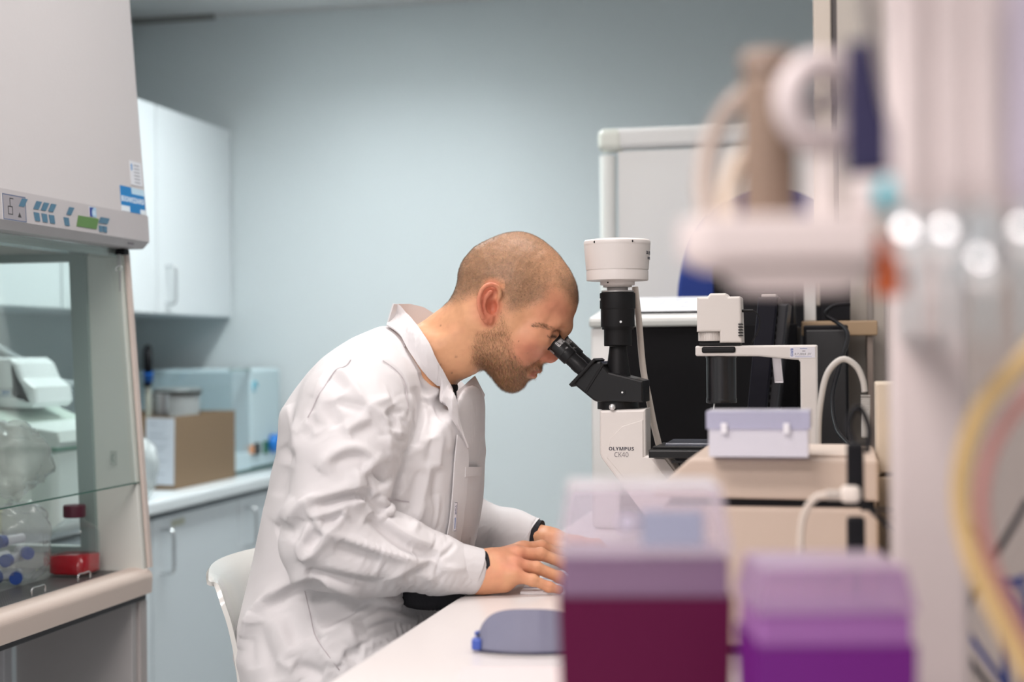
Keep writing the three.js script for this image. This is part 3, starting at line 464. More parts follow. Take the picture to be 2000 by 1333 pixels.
function earField(s, v, l) {
  if (Math.hypot(s - earC[0], v - earC[1], l - earC[2]) > 0.075) return 1;
  let d = 1;
  for (let i = 0; i < helixS.length - 1; i++) { const r = i < 4 ? 0.0024 + i * 0.0003 : 0.0037; d = Math.min(d, cone(s, v, l, helixS[i], helixS[i + 1], r, r)); }
  let a = 1; for (let i = 0; i < anti.length - 1; i++) a = Math.min(a, cone(s, v, l, anti[i], anti[i + 1], 0.0036, 0.0036));
  d = smin(d, a, 0.004);
  let lo = 1; for (let i = 0; i < 2; i++) lo = Math.min(lo, cone(s, v, l, lobe[i], lobe[i + 1], 0.0052, 0.0046)); d = smin(d, lo, 0.008);
  // plate behind, leaning out at the back
  const q = [s - earC[0], v - earC[1]], lean = 0.0745 - q[0] * 0.55, c = 0.17, rx = (q[0] * Math.cos(c) + q[1] * Math.sin(c)) / 0.0155, ry = (-q[0] * Math.sin(c) + q[1] * Math.cos(c)) / 0.028, e = Math.hypot(rx, ry);
  const plate = Math.max((e - 1) * 0.0155, Math.abs(l - lean) - 0.0028); d = smin(d, plate, 0.004);
  const root = cone(s, v, l, earP(974, 578, 0.064), earP(971, 612, 0.064), 0.009, 0.009); d = smin(d, root, 0.008);
  // tragus and the hollow of the ear
  d = smin(d, cone(s, v, l, earP(977, 598, 0.074), earP(974, 607, 0.075), 0.0042, 0.004), 0.004);
  d = -smin(-d, ball(s, v, l, earP(967, 601, 0.086), 0.0088, 0.95, 1.45, 1.9), 0.002);
  d = -smin(-d, cone(s, v, l, earP(972, 574, 0.087), earP(961, 580, 0.091), 0.0042, 0.0034), 0.002);
  return d;
}
const eyebrowLine = [[1050, 638], [1066, 639], [1080, 643], [1096, 650]];
function headField(u, v, w) {
  const [s, lat] = headLat(u, w), l = Math.abs(lat);
  let d = headField0(s, v, lat);
  if (d > 0.05) return d;
  d += 0.0006 * noise3(s * 90, v * 90, lat * 90) * smooth(0.02, 0, Math.abs(d));
  d = smin(d, cone(s, v, l, earP(1103, 640, 0.012), earP(1084, 636, 0.040), 0.0095, 0.0085), 0.018);      // brow
  d = -smin(-d, ball(s, v, l, eyeS, 0.0095, 1.0, 0.8, 1.2), 0.012);                                     // socket
  d = -smin(-d, ball(s, v, l, earP(1099, 668, 0.048), 0.0195, 1.1, 0.95, 1.15), 0.008);
  d = smin(d, ball(s, v, l, eyeC, 0.0118), 0.003);                                                     // eyeball under closed-down lids
  d = smin(d, cone(s, v, l, earP(1070, 653, 0.041), earP(1085, 652, 0.030), 0.0035, 0.0045), 0.006);     // upper lid
  d = smin(d, cone(s, v, l, earP(1068, 664, 0.041), earP(1082, 668, 0.030), 0.003, 0.0035), 0.006);      // lower lid
  d = smin(d, ball(s, v, l, earP(1036, 664, 0.050), 0.014, 1.2, 0.9, 1), 0.03);                          // cheekbone
  d = smin(d, ball(s, v, l, earP(1065, 700, 0.0125), 0.0072, 1.1, 0.95, 0.8), 0.005);                   // wing of the nose
  d = -smin(-d, ball(s, v, l, earP(1069, 709, 0.0065), 0.0036, 1.5, 0.9, 0.9), 0.002);                  // nostril
  d = smin(d, cone(s, v, l, earP(1052, 724.5, 0.0), earP(1030, 730, 0.021), 0.0048, 0.0022), 0.004);     // lips
  d = smin(d, cone(s, v, l, earP(1043, 734, 0.0), earP(1029, 733, 0.019), 0.0052, 0.0022), 0.004);
  d = -smin(-d, cone(s, v, l, earP(1051, 729.5, 0.0), earP(1027, 732, 0.023), 0.0013, 0.0009), 0.002);
  d = -smin(-d, cone(s, v, l, earP(1058, 703, 0.021), earP(1034, 718, 0.034), 0.002, 0.001), 0.008);     // fold beside the mouth
  d = smin(d, ball(s, v, l, earP(905, 665, 0.036), 0.022, 0.7, 1.8, 0.8), 0.03);                         // neck muscle
  const e = earField(s, v, l); d = smin(d, e, 0.004);
  d = -smin(-d, ball(s, v, l, earP(968.5, 603, 0.079), 0.0088, 0.8, 1.3, 1.2), 0.002);
  return d;
}
// ---- hands: chains of joints in the drawing, w towards the aisle end
const P3 = (a, b, w) => side(a, b, w);
function handField(H) {
  const f = H.fingers.map((ch) => ch.j.map((p) => P3(...p)));
  const palm = H.palm.map(([a, b]) => [P3(...a), P3(...b)]);
  return (x, y, z) => {
    let d = 1; palm.forEach(([a, b], i) => { d = smin(d, cone(x, y, z, a, b, H.palm[i][2], H.palm[i][3]), 0.014); });
    f.forEach((ch, k) => { let e = 1; for (let i = 0; i < ch.length - 1; i++) e = smin(e, cone(x, y, z, ch[i], ch[i + 1], H.fingers[k].r[i], H.fingers[k].r[i + 1]), 0.003); for (let i = 1; i < ch.length - 1; i++) e = smin(e, Math.hypot(x - ch[i][0], y - ch[i][1], z - ch[i][2]) - H.fingers[k].r[i] * 1.06, 0.004); d = smin(d, e, 0.006); });
    return d;
  };
}
const rightHand = {
  palm: [[[900, 1112, 0.135], [960, 1108, 0.13], 0.025, 0.027], [[945, 1108, 0.115], [1022, 1072, 0.09], 0.021, 0.0115], [[945, 1112, 0.125], [1010, 1083, 0.115], 0.022, 0.012], [[945, 1118, 0.135], [1005, 1102, 0.138], 0.022, 0.0115], [[940, 1124, 0.145], [1003, 1124, 0.155], 0.022, 0.0125], [[935, 1132, 0.145], [985, 1138, 0.15], 0.021, 0.015]],
  fingers: [
    { j: [[1018, 1073, 0.09], [1058, 1068, 0.075], [1094, 1082, 0.065], [1114, 1102, 0.06]], r: [0.0105, 0.009, 0.008, 0.0066] },
    { j: [[1008, 1084, 0.115], [1056, 1083, 0.105], [1100, 1100, 0.098], [1124, 1122, 0.095]], r: [0.011, 0.0092, 0.0083, 0.0068] },
    { j: [[1003, 1103, 0.138], [1048, 1110, 0.132], [1092, 1128, 0.125], [1116, 1143, 0.12]], r: [0.0108, 0.009, 0.008, 0.0066] },
    { j: [[1000, 1124, 0.155], [1040, 1134, 0.155], [1072, 1147, 0.15], [1092, 1153, 0.148]], r: [0.0105, 0.0082, 0.0072, 0.006] },
    { j: [[950, 1115, 0.10], [985, 1112, 0.06], [1020, 1118, 0.035], [1045, 1128, 0.03]], r: [0.016, 0.012, 0.0095, 0.0075] }],
};
const leftHand = {
  palm: [[[1040, 1046, -0.145], [1078, 1058, -0.14], 0.021, 0.022], [[1070, 1056, -0.12], [1130, 1060, -0.11], 0.018, 0.011], [[1070, 1058, -0.14], [1128, 1064, -0.14], 0.018, 0.011], [[1070, 1060, -0.155], [1122, 1072, -0.165], 0.018, 0.011], [[1070, 1064, -0.165], [1115, 1082, -0.185], 0.018, 0.011]],
  fingers: [
    { j: [[1128, 1060, -0.11], [1166, 1064, -0.10], [1190, 1082, -0.10], [1200, 1096, -0.10]], r: [0.010, 0.0088, 0.0078, 0.0066] },
    { j: [[1126, 1064, -0.14], [1168, 1070, -0.14], [1196, 1088, -0.14], [1206, 1102, -0.14]], r: [0.0105, 0.009, 0.008, 0.0066] },
    { j: [[1120, 1072, -0.165], [1160, 1080, -0.172], [1186, 1096, -0.175], [1196, 1106, -0.176]], r: [0.010, 0.0088, 0.0078, 0.0064] },
    { j: [[1112, 1082, -0.185], [1145, 1090, -0.198], [1165, 1102, -0.203], [1174, 1108, -0.205]], r: [0.0095, 0.008, 0.007, 0.006] },
    { j: [[1075, 1062, -0.12], [1104, 1076, -0.09], [1128, 1090, -0.075], [1146, 1100, -0.07]], r: [0.015, 0.011, 0.009, 0.0072] }],
};
// ---- trunk and sleeves of the lab coat
const COATTURN = 12 * D2R, TP = side(800, 900);
const torsoOutline = [[757, 637], [720, 648], [680, 668], [640, 697], [605, 735], [572, 780], [561, 797], [556, 840], [549, 880], [541, 910], [531, 955], [520, 1000], [509, 1050], [498, 1100], [486, 1160], [472, 1235], [466, 1270], [474, 1300], [482, 1345], [500, 1420], [700, 1440], [960, 1420], [985, 1330], [960, 1262], [880, 1222], [852, 1180], [880, 1140], [910, 1095], [924, 1050], [934, 985], [940, 905], [941, 830], [938, 775], [925, 752], [890, 795], [868, 760], [830, 700], [790, 652]];
const torsoCtrl = [[700, 800, 0.205, 0.135, 60], [640, 760, 0.19, 0.11, 50], [760, 690, 0.12, 0.075, 35], [830, 740, 0.14, 0.07, 30], [900, 800, 0.165, 0.09, 40], [720, 930, 0.195, 0.13, 60], [900, 950, 0.17, 0.10, 50], [640, 1100, 0.18, 0.13, 70], [560, 1250, 0.21, 0.13, 70], [750, 1280, 0.215, 0.11, 70], [900, 1300, 0.20, 0.09, 50], [560, 1000, 0.18, 0.11, 50]];
const torsoField0 = inflate(torsoOutline, torsoCtrl, 0.06, 0.003);
const torsoLat = (u, w) => [TP[0] + (u - TP[0]) * Math.cos(COATTURN) + w * Math.sin(COATTURN), -(u - TP[0]) * Math.sin(COATTURN) + w * Math.cos(COATTURN)];
const armR = [[712, 775, 0.135, 0.072], [690, 830, 0.165, 0.076], [672, 900, 0.188, 0.070], [658, 980, 0.20, 0.064], [645, 1042, 0.205, 0.060], [700, 1068, 0.198, 0.0555], [770, 1082, 0.185, 0.049], [850, 1103, 0.163, 0.039], [918, 1117, 0.145, 0.0335]].map((p) => [...side(p[0], p[1], p[2]), p[3]]);
const armL = [[840, 800, -0.16, 0.07], [860, 920, -0.20, 0.062], [870, 1010, -0.21, 0.055], [930, 1036, -0.19, 0.045], [1000, 1044, -0.165, 0.036], [1036, 1050, -0.155, 0.033]].map((p) => [...side(p[0], p[1], p[2]), p[3]]);
const chain = (x, y, z, c, k = 0.02, grow = 0) => { let d = 1; for (let i = 0; i < c.length - 1; i++) d = smin(d, cone(x, y, z, c[i], c[i + 1], c[i][3] + grow, c[i + 1][3] + grow), k); return d; };
const cuffEndR = side(938, 1121, 0.141), cuffDirR = V3(...side(938, 1121, 0.141)).sub(V3(...side(880, 1108, 0.155))).normalize();
const cuffEndL = side(1044, 1052, -0.153), cuffDirL = V3(...cuffEndL).sub(V3(...side(1000, 1044, -0.165))).normalize();
const cutPlane = (x, y, z, p, n) => (x - p[0]) * n.x + (y - p[1]) * n.y + (z - p[2]) * n.z;
const elbowB = side(598, 1078, 0.2), hemR = [side(620, 1098, 0.2), side(760, 1122, 0.185)];
const belly = side(868, 1130, 0.16);
function coatField(u, v, w) {
  const [s, lat] = torsoLat(u, w);
  let d = torsoField0(s, v, lat);
  let a = chain(u, v, w, armR, 0.025); a = smin(a, cone(u, v, w, elbowB, hemR[0], 0.026, 0.03), 0.05); a = smin(a, cone(u, v, w, hemR[0], hemR[1], 0.024, 0.012), 0.03);
  a = Math.max(a, cutPlane(u, v, w, cuffEndR, cuffDirR));
  let b = Math.max(chain(u, v, w, armL, 0.025), cutPlane(u, v, w, cuffEndL, cuffDirL));
  // the coat hangs open over the belly
  d = Math.max(d, -ball(u, v, w, belly, 0.045, 1.75, 0.86, 1.9));
  const kr = mix(0.006, 0.055, smooth(1.07, 1.17, v));
  d = smin(d, a, kr); d = smin(d, b, 0.02);
  return d;
}
// folds: [height mm, half width in drawing units, points]; negative = valley
const zA = (x, y) => [540 + x / 4.762, 640 + y / 4.762], zB = (x, y) => [540 + x / 4.762, 900 + y / 4.762], zC = (x, y) => [440 + x / 4.762, 1100 + y / 4.762];
const F = [];
const fold = (h, wd, map, ...p) => { const pts = []; for (let i = 0; i < p.length; i += 2) pts.push(map(p[i], p[i + 1])); const q = spline(pts, 5, false); let x0 = 1e9, x1 = -1e9, y0 = 1e9, y1 = -1e9; for (const a of q) { x0 = Math.min(x0, a[0]); x1 = Math.max(x1, a[0]); y0 = Math.min(y0, a[1]); y1 = Math.max(y1, a[1]); } const k = 4.6 * wd; F.push([h / 1000 * (Math.abs(h) >= 6 ? 1.25 : 1), wd, q, x0 - k, x1 + k, y0 - k, y1 + k]); };
// shoulder and upper sleeve
fold(-1.6, 2.2, zA, 690, 300, 640, 360, 560, 385, 500, 460, 440, 560, 380, 650, 340, 750, 290, 840);
fold(-1.6, 2.2, zA, 990, 310, 1080, 370, 1160, 450, 1200, 540, 1215, 660, 1225, 760, 1210, 850);
fold(3, 8, zA, 600, 300, 560, 350, 480, 420, 420, 520, 350, 660);
fold(3.5, 7, zA, 560, 405, 640, 430, 720, 540, 780, 640, 820, 720);
fold(-3, 8, zA, 500, 470, 560, 520, 640, 600); fold(-3.5, 6, zA, 560, 680, 700, 722, 820, 742);
fold(3, 7, zA, 840, 735, 960, 690, 1060, 660); fold(3, 7, zA, 820, 730, 920, 780, 1000, 860, 1020, 980, 1040, 1120);
fold(4, 9, zA, 640, 970, 760, 890, 880, 850); fold(-4, 9, zA, 680, 1000, 800, 960, 900, 900); fold(-3, 8, zA, 520, 700, 530, 830, 580, 920);
fold(3, 9, zA, 470, 500, 430, 700, 380, 880); fold(2.5, 6, zA, 330, 780, 300, 900, 210, 1000); fold(-2.5, 5, zA, 380, 820, 320, 950, 250, 1020); fold(2, 4, zA, 280, 860, 350, 960, 380, 1010);
fold(-4, 9, zA, 1040, 760, 1110, 860, 1090, 960); fold(3, 5, zA, 1120, 800, 1140, 920, 1130, 1010); fold(3, 7, zA, 1010, 1010, 1030, 1120, 1060, 1230);
fold(-5, 12, zA, 520, 1290, 640, 1200, 780, 1190, 860, 1260); fold(6, 10, zA, 400, 1330, 500, 1210, 640, 1130, 780, 1130, 870, 1190, 960, 1290);
// front of the trunk
fold(3, 7, zA, 1230, 620, 1260, 800, 1250, 1000, 1190, 1150); fold(-3, 6, zA, 1290, 560, 1330, 750, 1310, 950, 1250, 1100);
fold(3, 6, zA, 1370, 700, 1380, 900, 1340, 1080); fold(-3, 7, zA, 1340, 420, 1380, 560, 1400, 640); fold(3, 6, zA, 1390, 680, 1470, 620, 1500, 560); fold(-2.5, 6, zA, 1490, 640, 1500, 800, 1560, 900); fold(3, 6, zA, 1420, 740, 1500, 860, 1590, 960, 1610, 1150);
fold(-2, 6, zA, 1460, 900, 1440, 1100, 1400, 1290); fold(2, 6, zA, 1540, 1000, 1510, 1200, 1500, 1330);
// trunk beside the forearm
fold(2.5, 6, zB, 1420, 0, 1390, 200, 1330, 420, 1260, 620); fold(-2.5, 6, zB, 1500, 60, 1470, 300, 1500, 460, 1470, 640); fold(2.5, 4, zB, 1500, 330, 1505, 450, 1480, 620);
fold(-1.3, 2, zB, 990, 368, 1110, 372, 1235, 386); fold(2, 6, zB, 1150, 120, 1180, 260, 1130, 340); fold(-2.5, 7, zB, 1320, 100, 1280, 280, 1240, 480); fold(2.5, 6, zB, 1370, 380, 1300, 600, 1240, 690);
// sleeve at the elbow
fold(9, 7, zB, 108, 585, 200, 480, 320, 365, 480, 312, 700, 248, 850, 232); fold(6, 6, zB, 735, 80, 745, 170, 735, 245);
fold(-7, 10, zB, 400, 400, 560, 350, 740, 320, 900, 330); fold(7, 6, zB, 335, 540, 420, 500, 540, 470, 660, 415, 820, 392);
fold(5, 5, zB, 322, 370, 330, 450, 345, 540); fold(-6, 8, zB, 430, 570, 540, 545, 620, 490); fold(7, 6, zB, 650, 470, 580, 570, 490, 670, 420, 770, 330, 870, 245, 930);
fold(4.5, 4.5, zB, 355, 550, 420, 610, 485, 665); fold(-6, 9, zB, 400, 660, 350, 760, 290, 830); fold(5, 6, zB, 300, 600, 250, 710, 215, 820, 245, 925); fold(-4, 8, zB, 250, 540, 200, 660, 170, 760);
fold(-6, 9, zB, 880, 60, 960, 150, 1010, 220); fold(5, 8, zB, 830, 30, 900, 110, 1000, 260, 960, 330);
fold(-5, 9, zB, 880, 350, 920, 420, 1000, 470); fold(6, 6, zB, 955, 340, 1000, 400, 1035, 470, 1030, 520);
// forearm
fold(6.5, 6, zB, 500, 675, 700, 745, 900, 820, 1100, 885, 1300, 935); fold(5, 5, zB, 700, 400, 820, 392, 850, 430, 870, 500);
fold(-6, 7, zB, 850, 520, 960, 600, 1100, 710, 1260, 815, 1500, 898); fold(5, 7, zB, 860, 450, 980, 540, 1120, 640, 1290, 740, 1450, 800);
fold(4, 7, zB, 1030, 1110, 1160, 1040, 1300, 970, 1460, 930); fold(-4, 6, zB, 1180, 1080, 1320, 1010, 1460, 960); fold(2.5, 5, zB, 1330, 1040, 1420, 1090, 1490, 1085);
fold(-4, 14, zB, 560, 780, 760, 870, 960, 930); fold(2.5, 8, zB, 480, 960, 700, 1030, 950, 1080); fold(-1.4, 2, zB, 1660, 780, 1590, 850, 1520, 905, 1495, 1010, 1480, 1110);
fold(3, 5, zB, 1500, 985, 1620, 1010, 1760, 1000);
// back and skirt
fold(5, 8, zB, 0, 590, 80, 490, 170, 350); fold(-4, 8, zB, 0, 660, 90, 640, 130, 700); fold(-3, 9, zB, 100, 60, 60, 200, 20, 330); fold(4, 9, zA, 110, 730, 170, 900, 190, 1100, 120, 1200); fold(-4, 8, zA, 60, 1100, 120, 1180, 190, 1190);
fold(7, 8, zC, 180, 700, 290, 460, 400, 320, 480, 262, 640, 170, 800, 105); fold(-7, 10, zC, 380, 420, 520, 370, 620, 285, 800, 255, 940, 185); fold(5, 6, zC, 130, 800, 200, 630, 290, 470);
fold(-5, 12, zC, 320, 560, 340, 760, 400, 920, 440, 1100); fold(4, 12, zC, 460, 520, 520, 650, 620, 880); fold(-5, 14, zC, 560, 420, 640, 640, 700, 760); fold(-1.5, 2, zC, 740, 262, 790, 480, 830, 660, 900, 780, 1060, 1000);
fold(5, 9, zC, 1640, 340, 1450, 360, 1250, 470, 1000, 620, 870, 690); fold(-4, 9, zC, 1340, 330, 1180, 470, 980, 540, 900, 600); fold(4, 8, zC, 1160, 560, 1170, 680, 1220, 780); fold(-6, 9, zC, 640, 960, 760, 1010, 900, 1080); fold(-4, 8, zC, 1120, 880, 1200, 860, 1260, 880); fold(4, 8, zC, 880, 720, 960, 880, 1080, 930);
fold(3, 8, zC, 1300, 560, 1500, 500, 1800, 535); fold(4, 8, zC, 460, 900, 620, 980, 700, 1090); fold(-3, 8, zC, 240, 560, 220, 760, 250, 980);
fold(-5, 5, zC, 760, 75, 900, 110, 1200, 165, 1450, 195); fold(6, 5, zC, 800, 110, 960, 178, 1250, 262, 1500, 330, 1640, 352);
function foldHeight(a, b) {
  let h = 0;
  for (const [hh, wd, q, x0, x1, y0, y1] of F) {
    if (a < x0 || a > x1 || b < y0 || b > y1) continue;
    let best = 1e9, at = 0, len = q.length - 1;
    for (let k = 0; k < len; k++) { const p = q[k], r = q[k + 1], ex = r[0] - p[0], ey = r[1] - p[1], t = clamp(((a - p[0]) * ex + (b - p[1]) * ey) / (ex * ex + ey * ey + 1e-9), 0, 1), d = Math.hypot(a - p[0] - t * ex, b - p[1] - t * ey); if (d < best) { best = d; at = (k + t) / len; } }
    const e = best / (wd * 1.5); if (e > 3) continue;
    const prof = hh > 0 && wd > 3 ? Math.exp(-Math.pow(e * e + 0.012, 0.55) * 1.15) : Math.exp(-Math.pow(e, 1.5));
    h += hh * prof * smooth(3, 2.2, e) * Math.pow(Math.max(0, 4 * at * (1 - at)), 0.45);
  }
  return h;
}
// march from the drawing's viewpoint to a surface
function onSurface(field, a, b, lift = 0, from = 0.6) {
  const d = sideDir(a, b), n = Math.hypot(...d); let t = (PD - from) / -d[2] * n;
  for (let i = 0; i < 160; i++) { const x = d[0] / n * t, y = EYE + d[1] / n * t, z = PD + d[2] / n * t, f = field(x, y, z) - lift; if (f < 0.0004) return [x, y, z]; t += Math.max(f * 0.6, 0.0004); if (t > 4) break; }
  return side(a, b, 0);
}
// ---- meshes of the man
const man = thing('person', 'seated man in a white lab coat bending over the microscope eyepieces', 'person', PO, YAW);
const hairLine = [[840, 560], [870, 596], [877, 590], [905, 588], [922, 582], [934, 573], [942, 580], [950, 566], [966, 553], [984, 561], [991, 580], [999, 604], [1006, 610], [1022, 603], [1046, 595], [1064, 588], [1076, 566], [1088, 556], [1100, 568], [1112, 583], [1121, 592], [1140, 604], [1160, 520], [1000, 420], [860, 440]];
const beardLine = [[984, 612], [998, 640], [1003, 662], [1003, 682], [1013, 702], [1026, 717], [1036, 715], [1046, 708], [1064, 708], [1064, 722], [1050, 724], [1034, 727], [1029, 731], [1040, 739], [1046, 745], [1034, 765], [1000, 785], [965, 765], [944, 728], [931, 705], [929, 680], [936, 656], [955, 642], [970, 640], [980, 628]];
function skinColour(g, fn) {
  const p = g.attributes.position, c = new Float32Array(p.count * 3);
  for (let i = 0; i < p.count; i++) { const k = fn(p.getX(i), p.getY(i), p.getZ(i)); c[3 * i] = k[0]; c[3 * i + 1] = k[1]; c[3 * i + 2] = k[2]; }
  g.setAttribute('color', new THREE.BufferAttribute(c, 3)); return g;
}
const lerp3 = (a, b, t) => [mix(a[0], b[0], t), mix(a[1], b[1], t), mix(a[2], b[2], t)];
const SKIN = [0.67, 0.355, 0.195], RED = [0.62, 0.225, 0.145], HAIRC = [0.22, 0.14, 0.085], BEARDC = [0.42, 0.225, 0.12];
const blob = (a, b, x, y, r) => Math.exp(-((a - x) ** 2 + (b - y) ** 2) / (r * r));
const moles = [[866, 637, 1.6], [868, 712, 1.5], [888, 728, 1.6], [898, 697, 1.8], [822, 634, 1.3], [1018, 668, 1.2], [1034, 690, 1.1]];
function headColour(u, v, w) {
  const [s, l] = headLat(u, w), [a, b] = toDrawing(s, v, 0);
  let k = SKIN;
  k = lerp3(k, RED, clamp(0.8 * blob(a, b, 1040, 690, 40) + 0.8 * blob(a, b, 1080, 702, 16) + 0.6 * blob(a, b, 1090, 610, 46) + 0.6 * blob(a, b, 958, 600, 26) + 0.35 * fbm(u * 40, v * 40, w * 40, 3), 0, 0.9));
  const lips = Math.max(Math.exp(-((polyDist([[1054, 725], [1034, 729]], a, b, false) / 3.2) ** 2)), Math.exp(-((polyDist([[1044, 734], [1030, 733]], a, b, false) / 3.2) ** 2))) * smooth(0.026, 0.018, Math.abs(l));
  k = lerp3(k, [0.42, 0.11, 0.09], 0.85 * lips);
  k = lerp3(k, [0.035, 0.022, 0.016], Math.abs(l) < 0.05 && Math.abs(l) > 0.018 ? 0.9 * Math.exp(-((polyDist([[1071, 655], [1086, 659]], a, b, false) / 4) ** 2)) : 0);   // iris and lashes, with the shade under the lid painted in
  k = lerp3(k, [0.62, 0.19, 0.115], Math.abs(l) > 0.068 ? clamp(1.3 - polyDist([[966, 565], [954, 592], [962, 626], [970, 600]], a, b, false) / 16, 0, 0.8) : 0);
  const ear = polyDist([[966, 560], [951, 590], [960, 630]], a, b, false) < 26 && Math.abs(l) > 0.066 ? 1 : 0;
  const sp = 0.5 + 0.9 * fbm(u * 260, v * 260, w * 260, 3) + 0.5 * fbm(u * 60, v * 60, w * 60, 2);
  const hm = maskOf(hairLine, a, b, 15) * (1 - ear * smooth(540, 560, b)), thin = mix(1, 0.55, blob(a, b, 1075, 520, 40));
  k = lerp3(k, HAIRC, clamp(hm * thin * (0.42 + 0.34 * sp), 0, 0.8));
  const bm = maskOf(beardLine, a, b, 10) * (1 - lips) * (1 - ear); k = lerp3(k, BEARDC, clamp(bm * (0.24 + 0.4 * smooth(640, 720, b)) * (0.5 + sp), 0, 0.75));
  for (const [x, y, r] of moles) if (l > 0) k = lerp3(k, [0.2, 0.09, 0.05], 0.8 * blob(a, b, x, y, r));
  const t = 1 + 0.10 * fbm(u * 120, v * 120, w * 120, 3);
  return [k[0] * t, k[1] * t, k[2] * t];
}
const lo0 = side(770, 830), hi0 = side(1150, 430);
const headG = meshField(headField, [lo0[0], lo0[1], -0.12], [hi0[0], hi0[1], 0.12], 0.0021);
const clean = (g) => { const h = new THREE.BufferGeometry(); h.setAttribute('position', g.attributes.position); h.setAttribute('normal', g.attributes.normal); if (g.attributes.color) h.setAttribute('color', g.attributes.color); h.setIndex(g.index); return h; };
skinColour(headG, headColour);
const handColour = (u, v, w) => { const [a, b] = toDrawing(u, v, w); const t = 1 + 0.14 * fbm(u * 70, v * 70, w * 70, 3); let k = lerp3(SKIN, RED, clamp(0.25 + 0.5 * blob(a, b, 1010, 1090, 30) + 0.5 * fbm(u * 45, v * 45, w * 45, 2), 0, 0.9)); return [k[0] * t, k[1] * t, k[2] * t]; };
const handMesh = (H, x0, y0, x1, y1, w0, w1) => { const f0 = handField(H), a = side(x0, y0, w1), b = side(x1, y1, w1), c = side(x0, y0, w0), d = side(x1, y1, w0); const f = (x, y, z) => f0(x, y, z) + 0.0003 * noise3(x * 160, y * 160, z * 160); return skinColour(meshField(f, [Math.min(a[0], c[0]), Math.min(b[1], d[1]), w0], [Math.max(b[0], d[0]), Math.max(a[1], c[1]), w1], 0.0021), handColour); };
const handRG = handMesh(rightHand, 850, 1030, 1150, 1190, -0.02, 0.19), handLG = handMesh(leftHand, 1000, 1000, 1240, 1150, -0.245, -0.03);
// trunk, arms and legs under the clothes
const hipR = [-0.27, 0.71, 0.09], hipL = [-0.25, 0.71, -0.10], kneeR = [0.12, 0.665, 0.15], kneeL = [0.16, 0.665, -0.06], footR = [0.06, 0.10, 0.15], footL = [0.12, 0.10, -0.04];
const bodyCore = (x, y, z) => {
  const [s, l] = torsoLat(x, z); let d = torsoField0(s, y, l) + 0.035;
  d = smin(d, chain(x, y, z, armR, 0.02, -0.018), 0.02); d = smin(d, chain(x, y, z, armL, 0.02, -0.016), 0.02);
  for (const [h, k, f] of [[hipR, kneeR, footR], [hipL, kneeL, footL]]) { d = smin(d, cone(x, y, z, h, k, 0.075, 0.05), 0.03); d = smin(d, cone(x, y, z, k, f, 0.05, 0.034), 0.02); d = smin(d, cone(x, y, z, f, [f[0] + 0.1, 0.05, f[2]], 0.034, 0.03), 0.02); }
  return d;
};
const coreG = skinColour(meshField(bodyCore, [-0.55, 0.0, -0.32], [0.36, 1.24, 0.32], 0.014), () => SKIN);
const skinM = mat(0xffffff, 0.5, { vertexColors: true, specularIntensity: 0.7 });
skinM.sheen = 0.15; skinM.sheenRoughness = 0.6; skinM.sheenColor = col(0.9, 0.6, 0.45);
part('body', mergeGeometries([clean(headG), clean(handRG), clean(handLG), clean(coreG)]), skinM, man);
// ---- hair, beard, brows: short single hairs
function hairs(g, mask, count, len, wid, flow, base, tilt) {
  const p = g.attributes.position, n = g.attributes.normal, ix = g.index, tri = ix.count / 3, cum = new Float32Array(tri), A = V3(), B = V3(), C = V3(); let tot = 0;
  for (let i = 0; i < tri; i++) { A.fromBufferAttribute(p, ix.getX(3 * i)); B.fromBufferAttribute(p, ix.getX(3 * i + 1)); C.fromBufferAttribute(p, ix.getX(3 * i + 2)); tot += mask((A.x + B.x + C.x) / 3, (A.y + B.y + C.y) / 3, (A.z + B.z + C.z) / 3) * B.clone().sub(A).cross(C.clone().sub(A)).length(); cum[i] = tot; }
  const pos = [], nor = [], cl = [], N = V3(), Q = V3();
  for (let k = 0; k < count; k++) {
    const r = rnd() * tot; let a = 0, b = tri - 1; while (a < b) { const m = (a + b) >> 1; if (cum[m] < r) a = m + 1; else b = m; }
    const i0 = ix.getX(3 * a), i1 = ix.getX(3 * a + 1), i2 = ix.getX(3 * a + 2); let s = rnd(), t = rnd(); if (s + t > 1) { s = 1 - s; t = 1 - t; }
    A.fromBufferAttribute(p, i0); B.fromBufferAttribute(p, i1); C.fromBufferAttribute(p, i2); Q.copy(A).multiplyScalar(1 - s - t).addScaledVector(B, s).addScaledVector(C, t);
    N.fromBufferAttribute(n, i0);
    const f = flow(Q), d = V3(f[0] + 0.5 * (rnd() - 0.5), f[1] + 0.5 * (rnd() - 0.5), f[2] + 0.5 * (rnd() - 0.5)); d.addScaledVector(N, -d.dot(N)).normalize().multiplyScalar(1 - tilt).addScaledVector(N, tilt).normalize();
    const L = len * (0.6 + 0.7 * rnd()), W = d.clone().cross(N).normalize().multiplyScalar(wid * (0.7 + 0.6 * rnd()));
    const e = Q.clone().addScaledVector(d, L), q = Q.clone().addScaledVector(N, -0.0004), c = base.map((x) => x * (0.6 + 0.9 * rnd()));
    pos.push(q.x - W.x, q.y - W.y, q.z - W.z, q.x + W.x, q.y + W.y, q.z + W.z, e.x, e.y, e.z);
    for (let j = 0; j < 3; j++) { nor.push(N.x, N.y, N.z); cl.push(...c); }
  }
  const h = new THREE.BufferGeometry(); h.setAttribute('position', new THREE.Float32BufferAttribute(pos, 3)); h.setAttribute('normal', new THREE.Float32BufferAttribute(nor, 3)); h.setAttribute('color', new THREE.Float32BufferAttribute(cl, 3)); return h;
}
const hairM = mat(0xffffff, 0.55, { vertexColors: true });
const drawn = (u, v, w) => { const [s, l] = headLat(u, w); const q = toDrawing(s, v, 0); return [q[0], q[1], l]; };
